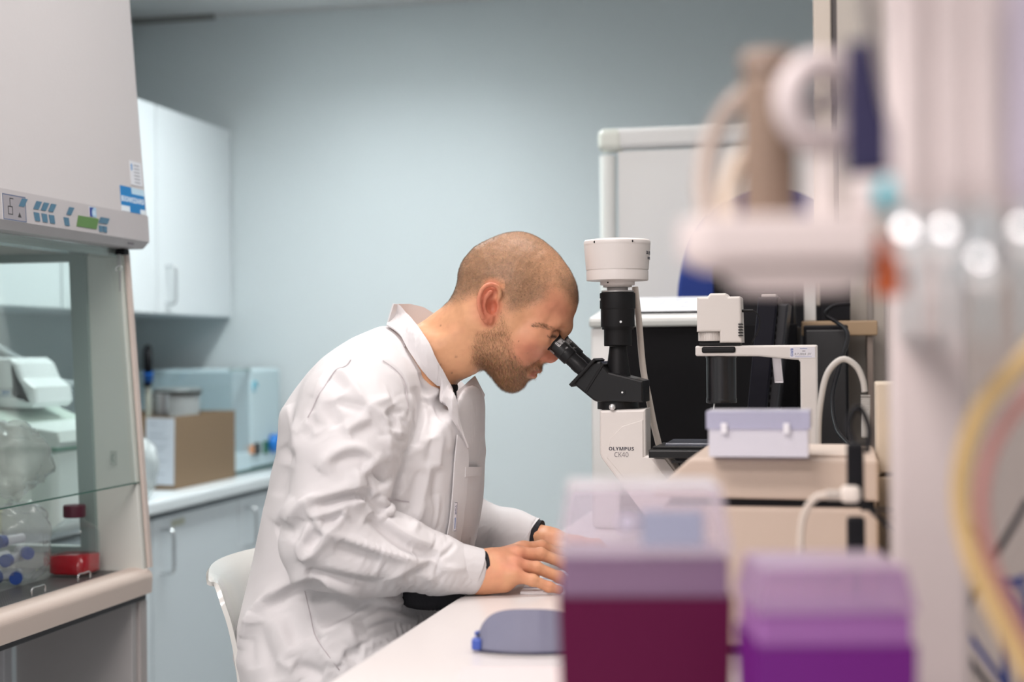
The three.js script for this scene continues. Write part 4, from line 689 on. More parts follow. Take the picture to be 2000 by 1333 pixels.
const nearEar = (a, b, l) => Math.abs(l) > 0.069 && polyDist([[968, 562], [956, 590], [960, 628]], a, b, false) < 14;
part('hair', hairs(headG, (u, v, w) => { const [a, b, l] = drawn(u, v, w); return nearEar(a, b, l) ? 0 : maskOf(hairLine, a, b, 14) * mix(1, 0.5, blob(a, b, 1078, 520, 45)) * mix(1, 0.8, smooth(950, 1010, a)); }, 62000, 0.0032, 0.00011, (q) => { const c = side(935, 500); return [q.x - c[0], q.y - c[1], q.z * 0.8]; }, [0.21, 0.135, 0.08], 0.4), hairM, man);
part('beard', hairs(headG, (u, v, w) => { const [a, b, l] = drawn(u, v, w); return nearEar(a, b, l) ? 0 : maskOf(beardLine, a, b, 9) * (0.3 + 0.7 * smooth(650, 735, b)) * (1 - 0.75 * blob(a, b, 1040, 730, 9)); }, 26000, 0.0055, 0.00011, (q) => [0.12 + 1.5 * noise3(q.x * 300, q.y * 300, q.z * 300), -0.8, 0], [0.27, 0.15, 0.075], 0.45), hairM, man);
part('eyebrow', hairs(headG, (u, v, w) => { const [a, b] = drawn(u, v, w); return polyDist(eyebrowLine, a, b, false) < 4.2 ? 1 : 0; }, 1500, 0.006, 0.00014, () => [-0.9, 0.25, 0], [0.2, 0.11, 0.06], 0.2), hairM, man);
for (const o of [man.getObjectByName('hair'), man.getObjectByName('beard'), man.getObjectByName('eyebrow')]) o.userData.kind = 'stuff';
part('eyelash', hairs(headG, (u, v, w) => { const [a, b, l] = drawn(u, v, w); return polyDist([[1070, 658], [1086, 658]], a, b, false) < 2 ? 1 : 0; }, 140, 0.005, 0.00014, () => [0.8, -0.5, 0.2], [0.05, 0.03, 0.02], 0.4), hairM, man).userData.kind = 'stuff';
// ---- lab coat
const cloth = mat(col(0.75, 0.735, 0.745), 0.82, { bump: 0.0003, bumpMap: weaveTex }); cloth.sheen = 0.25; cloth.sheenRoughness = 0.7; cloth.sheenColor = col(0.9, 0.9, 0.9);
const clothUV = (g, k = 55) => { const p = g.attributes.position, uv = new Float32Array(p.count * 2); for (let i = 0; i < p.count; i++) { uv[2 * i] = (p.getX(i) + 0.35 * p.getZ(i)) * k; uv[2 * i + 1] = p.getY(i) * k; } g.setAttribute('uv', new THREE.BufferAttribute(uv, 2)); return g; };
// let the cloth have a little more length than the shape below: it buckles into creases
function crumple(g, extra, rounds) {
  const p = g.attributes.position.array, n = p.length / 3, ix = g.index.array, opp = new Map(), E = [], S = [];
  const base = coatBase, key = (a, b) => a < b ? a * 1000003 + b : b * 1000003 + a;
  for (let t = 0; t < ix.length; t += 3) for (let k = 0; k < 3; k++) { const a = ix[t + k], b = ix[t + (k + 1) % 3], c = ix[t + (k + 2) % 3], q = key(a, b), o = opp.get(q); if (o === undefined) { opp.set(q, c); E.push(a, b); } else S.push(o, c); }
  const len = (a, b) => Math.hypot(base[3 * a] - base[3 * b], base[3 * a + 1] - base[3 * b + 1], base[3 * a + 2] - base[3 * b + 2]);
  const w = new Float32Array(n); for (let i = 0; i < n; i++) { const x = base[3 * i], y = base[3 * i + 1], z = base[3 * i + 2]; w[i] = smooth(0.03, 0.09, Math.min(Math.hypot(x - cuffEndR[0], y - cuffEndR[1], z - cuffEndR[2]), Math.hypot(x - cuffEndL[0], y - cuffEndL[1], z - cuffEndL[2]))); }
  const loose = new Float32Array(n); for (let i = 0; i < n; i++) { const [a, b] = toDrawing(base[3 * i], base[3 * i + 1], base[3 * i + 2]); loose[i] = mix(0.3, 1, smooth(560, 640, a)) * mix(1, 0.6, smooth(790, 830, a) * smooth(1060, 1000, b)) * mix(0.5, 1, smooth(700, 800, b)); }
  const le = new Float32Array(E.length / 2), ls = new Float32Array(S.length / 2); for (let i = 0; i < le.length; i++) { const m = (w[E[2 * i]] + w[E[2 * i + 1]]) / 2; le[i] = len(E[2 * i], E[2 * i + 1]) * (1 + extra * m * loose[E[2 * i]]); } for (let i = 0; i < ls.length; i++) ls[i] = len(S[2 * i], S[2 * i + 1]) * (1 + extra * loose[S[2 * i]]);
  const solve = (A, L, k) => { for (let i = 0; i < L.length; i++) { const a = 3 * A[2 * i], b = 3 * A[2 * i + 1], dx = p[b] - p[a], dy = p[b + 1] - p[a + 1], dz = p[b + 2] - p[a + 2], d = Math.sqrt(dx * dx + dy * dy + dz * dz) + 1e-9, f = k * 0.5 * (d - L[i]) / d; p[a] += dx * f; p[a + 1] += dy * f; p[a + 2] += dz * f; p[b] -= dx * f; p[b + 1] -= dy * f; p[b + 2] -= dz * f; } };
  const nor = g.attributes.normal.array, nb = new Float32Array(n * 3), ct = new Float32Array(n);
  for (let r = 0; r < rounds; r++) {
    solve(E, le, 0.6); solve(S, ls, 0.9);
    for (let i = 0; i < n; i++) { const a = 3 * i, dx = p[a] - base[a], dy = p[a + 1] - base[a + 1], dz = p[a + 2] - base[a + 2], h = dx * nor[a] + dy * nor[a + 1] + dz * nor[a + 2], lim = 0.016 * w[i] + 0.0005; let e = 0; if (h < -0.6 * lim) e = -0.6 * lim - h; else if (h > lim) e = lim - h; p[a] += nor[a] * e; p[a + 1] += nor[a + 1] * e; p[a + 2] += nor[a + 2] * e; }
    if (r % 2 === 1) { // even out the finest ripples
      nb.fill(0); ct.fill(0); for (let i = 0; i < E.length; i += 2) { const a = E[i], b = E[i + 1]; ct[a]++; ct[b]++; for (let k = 0; k < 3; k++) { nb[3 * a + k] += p[3 * b + k]; nb[3 * b + k] += p[3 * a + k]; } }
      for (let i = 0; i < n; i++) if (ct[i]) for (let k = 0; k < 3; k++) p[3 * i + k] += 0.5 * (nb[3 * i + k] / ct[i] - p[3 * i + k]);
    }
  }
}
let coatBase;
const coatG = meshField(coatField, [-0.60, 0.58, -0.34], [0.10, 1.30, 0.34], 0.0032);
{
  const p = coatG.attributes.position, n = coatG.attributes.normal, off = new Float32Array(p.count), fh = new Float32Array(p.count);
  for (let i = 0; i < p.count; i++) {
    const x = p.getX(i), y = p.getY(i), z = p.getZ(i), [a, b] = toDrawing(x, y, z);
    const facing = smooth(-0.15, 0.35, n.getZ(i)), back = smooth(0.1, -0.3, n.getZ(i));
    const r1 = fbm(x * 9 + 3, y * 6, z * 9, 3), r2 = 1 - Math.abs(noise3(x * 16 + y * 7, y * 13 - x * 5, z * 14)) * 2;
    fh[i] = facing * foldHeight(a, b); off[i] = 0.9 * fh[i] + 0.002 * r1 + 0.0008 * r2 + back * 0.006 * (1 - Math.abs(noise3(x * 12 + y * 9, y * 7, z * 8)) * 2);
    const cuff = Math.min(Math.hypot(x - cuffEndR[0], y - cuffEndR[1], z - cuffEndR[2]), Math.hypot(x - cuffEndL[0], y - cuffEndL[1], z - cuffEndL[2])); off[i] *= smooth(0.03, 0.08, cuff);
  }
  coatBase = Float32Array.from(p.array);
  for (let i = 0; i < p.count; i++) p.setXYZ(i, p.getX(i) + n.getX(i) * off[i], p.getY(i) + n.getY(i) * off[i], p.getZ(i) + n.getZ(i) * off[i]);
  crumple(coatG, 0.044, 48); coatG.computeVertexNormals();
  for (let i = 0; i < p.count; i++) { const e = 1.25 * fh[i] * smooth(0.03, 0.08, Math.hypot(p.getX(i) - cuffEndR[0], p.getY(i) - cuffEndR[1], p.getZ(i) - cuffEndR[2])); p.setXYZ(i, p.getX(i) + n.getX(i) * e, p.getY(i) + n.getY(i) * e, p.getZ(i) + n.getZ(i) * e); }
  coatG.computeVertexNormals(); clothUV(coatG);
}
// stitched seams lie on the cloth as raised threads
const seamMap = new Map();
{ const p = coatG.attributes.position, n = coatG.attributes.normal; for (let i = 0; i < p.count; i++) { if (n.getZ(i) < 0.1) continue; const [a, b] = toDrawing(p.getX(i), p.getY(i), p.getZ(i)), k = Math.round(a / 5) * 4096 + Math.round(b / 5), z = p.getZ(i), o = seamMap.get(k); if (o === undefined || z > o) seamMap.set(k, z); } }
const onCoat = (a, b, lift) => { let s = 0, c = 0; for (const da of [-2.5, 0, 2.5]) for (const db of [-2.5, 0, 2.5]) { const z = seamMap.get(Math.round((a + da) / 5) * 4096 + Math.round((b + db) / 5)); if (z !== undefined) { s += z; c++; } } return side(a, b, (c ? s / c : 0.1) + lift); };
const coat = part('lab_coat', coatG, cloth, man);
const seamM = mat(col(0.50, 0.46, 0.48), 0.9);
for (const pts of [[[685, 703], [674, 716], [658, 721], [645, 737], [632, 758], [620, 776], [611, 797], [601, 816]], [[748, 705], [767, 718], [784, 735], [792, 753], [795, 779], [797, 800]], [[766, 642], [778, 652], [787, 664], [791, 678]], [[748, 977.5], [773, 978], [799, 981]], [[595, 1155], [606, 1201], [614, 1239], [629, 1264], [663, 1310]]]) { const q = spline(pts, 6, false).map(([a, b]) => onCoat(a, b, 0.0002)); for (let it = 0; it < 3; it++) for (let i = 1; i < q.length - 1; i++) q[i] = q[i].map((v, k) => (q[i - 1][k] + 2 * v + q[i + 1][k]) / 4); part('seam', tube(q, 0.0007, q.length * 2, 6), seamM, coat); }
const trunkField = (u, v, w) => { const [s, l] = torsoLat(u, w); return torsoField0(s, v, l); };
const bodyAndCoat = (x, y, z) => Math.min(coatField(x, y, z), headField(x, y, z));
// strips of cloth between two drawn edges, lying on what is below
function strip(edgeA, edgeB, n, m, lift, field = bodyAndCoat, thick = 0.0022, lift2 = lift, bulge = 0) {
  const ca = new THREE.CatmullRomCurve3(edgeA.map((p) => V3(p[0], p[1], p[2] || 0))), cb = new THREE.CatmullRomCurve3(edgeB.map((p) => V3(p[0], p[1], p[2] || 0))), rows = [];
  for (let i = 0; i <= n; i++) { const A = ca.getPoint(i / n), B = cb.getPoint(i / n), r = []; for (let j = 0; j <= m; j++) { const t = j / m, q = onSurface(field, mix(A.x, B.x, t), mix(A.y, B.y, t), mix(lift, lift2, t) + bulge * Math.sin(Math.PI * t)); r.push(q); } rows.push(r); }
  // even out the depth so that the cloth bridges hollows
  for (let it = 0; it < 6; it++) for (let i = 1; i < n; i++) for (let j = 1; j < m; j++) { const c = rows[i][j], a = (rows[i - 1][j][2] + rows[i + 1][j][2] + rows[i][j - 1][2] + rows[i][j + 1][2]) / 4; if (a > c[2]) { const [x, y] = toDrawing(...c); rows[i][j] = side(x, y, a); } }
  return clothUV(sheet(rows, thick, 1));
}
const z4 = (x, y) => [740 + x / 6.06, 580 + y / 6.06];
part('collar', strip([z4(185, 80), z4(240, 95), z4(330, 200), z4(440, 325), z4(530, 450), z4(600, 560), z4(660, 700), z4(705, 790)], [z4(92, 335), z4(125, 352), z4(190, 395), z4(265, 470), z4(330, 590), z4(440, 770), z4(560, 930), z4(690, 1050)], 36, 12, 0.011, bodyAndCoat, 0.0024, 0.005, 0.004), cloth, coat);
{ // far side of the collar, seen from inside behind the neck
  const e = [[768, 594, 0.02], [779, 594, -0.01], [800, 594, -0.04], [826, 600, -0.062], [850, 614, -0.075], [872, 640, -0.08]], f = [[756, 634, 0.02], [772, 636, -0.005], [798, 640, -0.035], [824, 646, -0.06], [846, 656, -0.075], [864, 676, -0.082]], rows = e.map((p, i) => { const r = []; for (let j = 0; j <= 6; j++) { const t = j / 6; r.push(side(mix(p[0], f[i][0], t), mix(p[1], f[i][1], t), mix(p[2], f[i][2], t))); } return r; });
  part('collar', clothUV(sheet(rows, 0.0024)), cloth, coat);
}
part('lapel', strip([z4(705, 790), z4(760, 880), z4(820, 995), z4(880, 1120), z4(915, 1240), [896, 820], [904, 845], [914, 873]], [z4(690, 1050), z4(730, 1062), z4(728, 1240), z4(820, 1305), [880, 815], [893, 834], [905, 854], [914, 876]], 36, 10, 0.010, bodyAndCoat, 0.0024, 0.007, 0.003), cloth, coat);
{ // far lapel
  const e = [[892, 766, 0.03], [893, 792, 0.055], [897, 822, 0.07], [905, 850, 0.075], [913, 874, 0.076]], f = [[927, 735, -0.015], [946, 772, -0.02], [938, 800, 0.0], [926, 840, 0.035], [915, 874, 0.072]], rows = e.map((p, i) => { const r = []; for (let j = 0; j <= 8; j++) { const t = j / 8; r.push(side(mix(p[0], f[i][0], t), mix(p[1], f[i][1], t), mix(p[2], f[i][2], t) + 0.008 * Math.sin(Math.PI * t))); } return r; });
  part('lapel', clothUV(sheet(rows, 0.0024)), cloth, coat);
}
part('placket', strip([[893, 850], [888, 900], [884, 960], [878, 1020], [872, 1052]], [[914, 874], [914.5, 912], [911, 960], [904, 1020], [898, 1066]], 26, 8, 0.004, trunkField, 0.002, 0.006), cloth, coat);
part('breast_pocket', strip([[909.5, 912], [909, 918], [905, 990], [900, 1060]], [[939.5, 913], [939, 919], [934, 985], [925, 1045]], 20, 8, 0.0045, trunkField, 0.0018), cloth, coat);
part('pocket_hem', strip([[909, 913], [908.5, 923], [908, 932]], [[940, 912], [939.5, 922], [939, 930]], 5, 8, 0.0066, trunkField, 0.0018), cloth, coat);
{ // cuffs as open rings
  const ring = (c, e1, r1, r2, ax) => { const out = []; for (let i = 0; i <= 40; i++) { const th = i / 40 * Math.PI * 2, a = Math.cos(th) * r1, b = Math.sin(th) * r2; out.push([c[0] + e1[0] * a + ax[0] * b, c[1] + e1[1] * a + ax[1] * b, c[2] + e1[2] * a + ax[2] * b]); } return out; };
  const cuffRows = (st, en, n) => { const rows = []; for (let j = 0; j <= n; j++) { const t = j / n; rows.push(st.map((p, i) => [mix(p[0], en[i][0], t), mix(p[1], en[i][1], t), mix(p[2], en[i][2], t)])); } return rows; };
  part('cuff', clothUV(sheet(cuffRows(ring(side(868, 1105, 0.158), [-0.42, -0.9, 0.05], 0.0375, 0.0375, [0.28, 0, 0.96]), ring(side(925, 1117, 0.142), [-0.40, -0.916, 0.0], 0.0355, 0.0355, [0.28, 0, 0.96]), 8), 0.0024, -1)), cloth, coat);
  part('cuff', clothUV(sheet(cuffRows(ring(side(982, 1041, -0.169), [-0.5, -0.86, 0.0], 0.0375, 0.0375, [-0.2, 0, 0.98]), ring(side(1033, 1049, -0.155), [-0.52, -0.85, 0.0], 0.0345, 0.0345, [-0.2, 0, 0.98]), 8), 0.0024, -1)), cloth, coat);
}
const onto = (a, b, lift, field) => { const q = onSurface(field, a, b, lift), e = 0.002, nx = field(q[0] + e, q[1], q[2]) - field(q[0] - e, q[1], q[2]), ny = field(q[0], q[1] + e, q[2]) - field(q[0], q[1] - e, q[2]), nz = field(q[0], q[1], q[2] + e) - field(q[0], q[1], q[2] - e); return [q, V3(nx, ny, nz).normalize()]; };
const cuffField = (x, y, z) => cone(x, y, z, side(868, 1105, 0.158), side(925, 1117, 0.142), 0.0387, 0.0367);
for (const [a, b] of [[885, 1131], [883, 1138]]) {
  const [q, n] = onto(a, b, 0.0004, cuffField), o = part('button', lathe([[0, 0.0016], [0.0028, 0.0014], [0.0042, 0.0018], [0.005, 0.001], [0.005, -0.001], [0, -0.001]], 24), mat(col(0.8, 0.78, 0.77), 0.25), coat, q); o.quaternion.setFromUnitVectors(V3(0, 1, 0), n);
}
{ // woven name tag on the placket seam
  const tx = canvasTex(64, 256, (g, w, h) => { g.fillStyle = '#d9d6dc'; g.fillRect(0, 0, w, h); g.strokeStyle = '#20264a'; g.lineWidth = 6; g.strokeRect(2, 2, w - 4, h - 4); g.save(); g.translate(34, 24); g.rotate(Math.PI / 2); g.fillStyle = '#1b2350'; g.font = 'bold 40px sans-serif'; g.fillText('VWR', 0, 12); g.fillStyle = '#2c62a0'; g.fillRect(112, -8, 100, 16); g.restore(); });
  const [q, n] = onto(889, 1010, 0.009, trunkField); card('name_tag', 0.0055, 0.043, tx, coat, q, [0, 0.75, -0.06], 0.0008, 0.6);
}
// ---- dark jersey under the coat
const knit = mat(col(0.010, 0.010, 0.014), 0.9, { bump: 0.0008, bumpMap: withRepeat(weaveTex, 0.6, 0.05) });
{
  const jc = side(852, 1147, 0.095), g1 = new THREE.SphereGeometry(1, 160, 40), p = g1.attributes.position; for (let i = 0; i < p.count; i++) { const x = p.getX(i), y = p.getY(i), z = p.getZ(i), k = 1 + 0.012 * Math.sin(x * 90); p.setXYZ(i, jc[0] + x * 0.082 * k, jc[1] + y * 0.034 * k, jc[2] + z * 0.06 * k); } g1.computeVertexNormals();
  const e = side(868, 738), f = side(902, 770);
  const neckBand = (x, y, z) => { const [s, l] = headLat(x, z), [a, b] = toDrawing(s, y, 0); return Math.max(headField0(s, y, l) - 0.0035, (750 - b + (a - 885) * 0.15) * SC, (874 - a) * SC); };
  const a0 = side(780, 830), a1 = side(930, 725), g2 = meshField(neckBand, [a0[0], a0[1], -0.09], [a1[0], a1[1], 0.09], 0.0035);
  const g3 = rod(side(908, 1114, 0.147), side(943, 1116, 0.137), 0.0300, 0.0305, 40), g4 = rod(side(1012, 1046, -0.160), side(1056, 1052, -0.149), 0.0300, 0.0300, 40);
  part('jersey', join([g1, g2, g3, g4]), knit, man);
}
{ // trousers and shoes under the bench
  const tf = (x, y, z) => { let d = 1; for (const [h, k, f] of [[hipR, kneeR, footR], [hipL, kneeL, footL]]) { d = smin(d, cone(x, y, z, h, k, 0.088, 0.066), 0.03); d = smin(d, cone(x, y, z, k, [f[0], 0.12, f[2]], 0.064, 0.052), 0.02); } return Math.max(d, 0.11 - y); };
  part('trousers', meshField(tf, [-0.46, 0.08, -0.24], [0.28, 0.82, 0.28], 0.012), mat(col(0.03, 0.035, 0.06), 0.85), man);
  for (const f of [footR, footL]) part('shoe', meshField((x, y, z) => Math.max(smin(cone(x, y, z, [f[0] - 0.03, 0.05, f[2]], [f[0] + 0.16, 0.035, f[2]], 0.042, 0.036), cone(x, y, z, [f[0], 0.12, f[2]], f, 0.045, 0.045), 0.03), 0.002 - y), [f[0] - 0.1, -0.01, f[2] - 0.07], [f[0] + 0.24, 0.16, f[2] + 0.07], 0.008), M.black, man);
}
// ---------------------------------------------------------------- chair
{
  const t = thing('shell_chair', 'glossy white plastic shell chair under the seated man', 'chair', [-0.78, 0, -2.27]);
  const prof = [[0.24, 0.565], [0.20, 0.582], [0.05, 0.582], [-0.08, 0.583], [-0.13, 0.60], [-0.150, 0.645], [-0.155, 0.70], [-0.164, 0.76], [-0.178, 0.81], [-0.196, 0.845], [-0.216, 0.862]], c = new THREE.CatmullRomCurve3(prof.map((p) => V3(p[0], p[1], 0)));
  const rows = []; for (let i = 0; i <= 50; i++) { const p = c.getPoint(i / 50), r = [], bk = smooth(0.35, 0.6, i / 50); for (let j = 0; j <= 28; j++) { const q = j / 14 - 1, taper = 1 - 0.10 * smooth(0.8, 1, i / 50) - 0.12 * smooth(0.15, 0, i / 50); r.push([p.x + bk * 0.05 * q * q, p.y + (1 - bk) * 0.03 * q * q * q * q - 0.012 * bk * smooth(0.9, 1, i / 50) * q ** 6, q * 0.215 * taper]); } rows.push(r); }
  part('shell', sheet(rows, 0.007), mat(col(0.66, 0.66, 0.63), 0.16, { clearcoat: 0.4 }), t);
  part('seat_plate', rbox(0.2, 0.02, 0.2, 0.006, 0.05, 0.562, 0), M.black, t);
  part('gas_column', [cyl(0.026, 0.026, 0.26, 0.05, 0.10, 0), cyl(0.014, 0.014, 0.24, 0.05, 0.32, 0)], M.chrome, t);
  for (let k = 0; k < 5; k++) { const a = k * Math.PI * 0.4 + 0.3, x = Math.cos(a), z = Math.sin(a); part('base_leg', rod([0.05, 0.12, 0], [0.05 + x * 0.29, 0.075, z * 0.29], 0.02, 0.013), M.chrome, t); part('caster', rotated(new THREE.CylinderGeometry(0.03, 0.03, 0.03, 24), Math.PI / 2, -a, 0, 0.05 + x * 0.29, 0.03, z * 0.29), M.black, t); part('caster_stem', rod([0.05 + x * 0.29, 0.03, z * 0.29], [0.05 + x * 0.29, 0.075, z * 0.29], 0.008), M.chrome, t); }
}
// ---------------------------------------------------------------- laboratory bench
const BT = 0.84;
const benchM = mat(col(0.70, 0.665, 0.65), 0.28);
{
  const t = thing('lab_bench', 'long white laboratory bench running away from the viewer', 'bench', [0.15, 0, -1.6]);
  part('bench_top', rbox(1.39, 0.035, 3.5, 0.004, 0, BT - 0.0175, 0), benchM, t);
  part('edge_band', rbox(0.004, 0.031, 3.49, 0.001, -0.6965, BT - 0.0175, 0), mat(col(0.70, 0.68, 0.67), 0.4), t);
  for (const z of [-1.7, -0.6, 0.6, 1.7]) { part('leg_frame', [rbox(0.05, BT - 0.035, 0.05, 0.004, -0.45, (BT - 0.035) / 2, z), rbox(0.05, BT - 0.035, 0.05, 0.004, 0.6, (BT - 0.035) / 2, z), rbox(1.05, 0.05, 0.05, 0.004, 0.075, 0.12, z)], mat(col(0.6, 0.6, 0.6), 0.4), t); }
  part('modesty_panel', rbox(0.018, 0.5, 3.3, 0.002, 0.25, 0.5, 0), mat(col(0.6, 0.6, 0.6), 0.5), t);
}
{ // notepad under the right hand
  const tx = canvasTex(256, 256, (g, w, h) => { g.fillStyle = '#f1eff2'; g.fillRect(0, 0, w, h); g.strokeStyle = '#5a55b0'; g.lineWidth = 3; for (let i = 1; i < 7; i++) { g.beginPath(); g.moveTo(0, i * 36); g.lineTo(w, i * 36); g.stroke(); } });
  const t = thing('notepad', 'white ruled notepad under the man\'s right hand', 'notepad', [-0.395, BT, -2.22], 0.1);
  part('pad', rbox(0.16, 0.004, 0.21, 0.0008, 0, 0.002, 0), mat(0xf4f2f4, 0.7), t);
  const o = part('top_page', new THREE.BoxGeometry(0.158, 0.0004, 0.208), mat(0xffffff, 0.7, { map: tx }), t, [0, 0.0043, 0]);
}
{ // safety glasses lying on the bench
  const t = thing('safety_glasses', 'safety glasses with grey-blue lenses and blue arms lying on the bench', 'glasses', [-0.365, BT, -1.715], 0.15);
  const lens = mat(col(0.30, 0.31, 0.42), 0.15, { transmission: 0.35, thickness: 0 }), blue = mat(col(0.05, 0.10, 0.42), 0.4);
  const rows = []; for (let i = 0; i <= 20; i++) { const a = (i / 20 - 0.5) * 2.3, r = []; for (let j = 0; j <= 10; j++) { const v = j / 10; const h = 0.042 * (1 - 0.55 * Math.abs(a / 1.15) ** 3); r.push([Math.sin(a) * 0.066, 0.002 + v * h * 1.25, Math.cos(a) * 0.03 - v * 0.004]); } rows.push(r); }
  part('lens', sheet(rows, 0.002), lens, t);
  part('frame', tube(rows.map((r) => [r[0][0], r[0][1] + 0.001, r[0][2]]), 0.0022, 40, 8), mat(col(0.05, 0.05, 0.09), 0.4), t);
  for (const s of [-1, 1]) part('arm', tube([[s * 0.061, 0.02, 0.008], [s * 0.066, 0.018, -0.01], [s * 0.064, 0.01, -0.06], [s * 0.05, 0.004, -0.11]], 0.0032, 30, 8), blue, t);
  part('hinge', rbox(0.012, 0.014, 0.016, 0.003, -0.064, 0.010, 0.010), blue, t); part('hinge', rbox(0.012, 0.014, 0.016, 0.003, 0.064, 0.010, 0.010), blue, t);
  single('paper_sheet', 'pinkish paper sheet on the bench in front of the safety glasses', 'paper', rbox(0.20, 0.001, 0.26, 0.0003, 0, 0.0005, 0), mat(col(0.66, 0.58, 0.58), 0.8), [-0.30, BT, -1.50], [0, 0.2, 0]);
}
// ---------------------------------------------------------------- microscope
const { FontLoader } = await import('three/addons/loaders/FontLoader.js');
const { TextGeometry } = await import('three/addons/geometries/TextGeometry.js');
const bold = await new FontLoader().loadAsync('fonts/droid/droid_sans_bold.typeface.json'), sans = await new FontLoader().loadAsync('fonts/droid/droid_sans_regular.typeface.json');
const text = (str, size, wide = 1, font = bold) => { const g = new TextGeometry(str, { font, size, depth: 0.0003, curveSegments: 4 }); g.computeBoundingBox(); const b = g.boundingBox; g.translate(-(b.min.x + b.max.x) / 2, -(b.min.y + b.max.y) / 2, 0); g.scale(wide, 1, 1); return g; };
{
  const OX = -0.17, OZ = -2.259, t = thing('microscope', 'cream and black inverted microscope with camera on top on the bench', 'microscope', [OX, BT, OZ]);
  const X = (x) => x - OX, Y = (y) => y - BT, pt = (l) => l.map(([x, y]) => [X(x), Y(y)]);
  const cream = mat(col(0.70, 0.665, 0.635), 0.38, { bump: 0.00015 }), blk = mat(col(0.008, 0.008, 0.009), 0.34, { specularIntensity: 0.6 }), matt = mat(col(0.009, 0.009, 0.010), 0.5, { specularIntensity: 0.45 }), silver = mat(col(0.75, 0.75, 0.75), 0.28, { metal: 0.6 });
  const bs = (l) => pt(l.map(([x, y]) => [x + 0.0088, y]));
  const body = part('stand', extrude(bs([[-0.370, 1.1075], [-0.3705, 1.041], [-0.368, 1.034], [-0.262, 0.893], [-0.17, 0.893], [-0.266, 1.037], [-0.2985, 1.0385], [-0.2985, 1.1095]]), 0.06, 0.004, 0.010), cream, t);
  part('base', extrude(pt([[-0.285, 0.8405], [0.0, 0.8405], [0.0, 0.893], [-0.262, 0.893]]), 0.17, 0.006), cream, t);
  part('stand_cover', extrude(bs([[-0.359, 1.035], [-0.352, 1.066], [-0.335, 1.083], [-0.303, 1.093], [-0.303, 1.036], [-0.275, 1.034], [-0.20, 0.94], [-0.25, 0.905]]), 0.003, 0.001, 0.0405), cream, body);
  part('side_strip', extrude(bs([[-0.291, 1.034], [-0.270, 1.034], [-0.19, 0.93], [-0.21, 0.93]]), 0.004, 0.001, 0.0412), mat(col(0.55, 0.51, 0.49), 0.4), body);
  const ink = mat(col(0.03, 0.03, 0.05), 0.5);
  part('lettering', text('OLYMPUS', 0.0054, 1.14), ink, body, [X(-0.3275), Y(1.0487), 0.0421]); part('lettering', text('CK40', 0.0072, 1.0, sans), mat(col(0.22, 0.2, 0.21), 0.5), body, [X(-0.3275), Y(1.0397), 0.0421]);
  part('screw_cap', rotated(cyl(0.0035, 0.0035, 0.001, 0, 0, 0, 24), Math.PI / 2, 0, 0), cream, body, [X(-0.304), Y(0.995), 0.0418]);
  // viewing head
  const hs = (l) => pt(l.map(([x, y]) => [x + 0.0085, y]));
  const head = part('viewing_head', extrude(hs([[-0.4127, 1.150], [-0.380, 1.1815], [-0.3676, 1.1828], [-0.3545, 1.166], [-0.302, 1.1525], [-0.302, 1.1195], [-0.374, 1.1205], [-0.379, 1.1225]]), 0.078, 0.003), blk, t);
  part('front_plate', extrude(hs([[-0.4165, 1.1475], [-0.4125, 1.1435], [-0.3735, 1.1845], [-0.3775, 1.1875]]), 0.092, 0.002), matt, head);
  part('seam', extrude(hs([[-0.3925, 1.137], [-0.389, 1.135], [-0.3615, 1.178], [-0.365, 1.180]]), 0.081, 0.001), matt, head);
  part('side_screw', rotated(cyl(0.0045, 0.0045, 0.002, 0, 0, 0, 24), Math.PI / 2, 0, 0), blk, head, [X(-0.3255), Y(1.135), 0.0385]);
  part('side_screw', rotated(cyl(0.0015, 0.0015, 0.0026, 0, 0, 0, 12), Math.PI / 2, 0, 0), silver, head, [X(-0.3255), Y(1.135), 0.0385]);
  part('mount_ring', cyl(0.0325, 0.0325, 0.0125, X(-0.338), Y(1.108), 0), blk, t);
  part('clamp_knob', [rod([X(-0.341), Y(1.1125), 0.03], [X(-0.341), Y(1.1125), 0.042], 0.0045), new THREE.SphereGeometry(0.005, 20, 14).translate(X(-0.341), Y(1.1125), 0.043)], silver, t);
  // eyepieces
  const a = [-0.4370, 1.2160], b = [-0.3904, 1.1728], dir = V3(b[0] - a[0], b[1] - a[1], 0).normalize(), L = Math.hypot(b[0] - a[0], b[1] - a[1]) + 0.006;
  const eyeTex = canvasTex(1024, 128, (g, w, h) => { g.fillStyle = '#151516'; g.fillRect(0, 0, w, h); g.translate(w, h); g.rotate(Math.PI); g.fillStyle = '#d6d6d6'; for (let k = 0; k < 3; k++) { g.font = 'bold 40px sans-serif'; g.fillText('OLYMPUS', 20 + k * 341, 62, 200); g.font = '22px sans-serif'; g.fillText('JAPAN', 80 + k * 341, 96); } });
  for (const s of [0.031, -0.031]) {
    const e = new THREE.Group(); e.name = 'eyepiece'; t.add(e); e.position.set(X(a[0]), Y(a[1]), s); e.quaternion.setFromUnitVectors(V3(0, 1, 0), dir);
    part('eye_cup', lathe([[0.008, 0.001], [0.0125, -0.001], [0.0150, 0.0], [0.0155, 0.003], [0.0150, 0.0065], [0.0138, 0.008]]), matt, e);
    part('eye_lens', lathe([[0, 0.0012], [0.005, 0.0018], [0.0085, 0.0035]]), mat(col(0.02, 0.02, 0.04), 0.05), e);
    part('barrel', lathe([[0.0136, 0.008], [0.0140, 0.010], [0.0140, 0.028], [0.0132, 0.0285]]), mat(0xffffff, 0.3, { map: eyeTex }), e);
    part('focus_ring', lathe([[0.0132, 0.0285], [0.0137, 0.0295], [0.0137, 0.040], [0.0122, 0.0405], [0.0115, 0.042], [0.0115, 0.052], [0.0121, 0.0525], [0.0121, 0.062], [0.0115, 0.063], [0.0115, L]]), blk, e);
  }
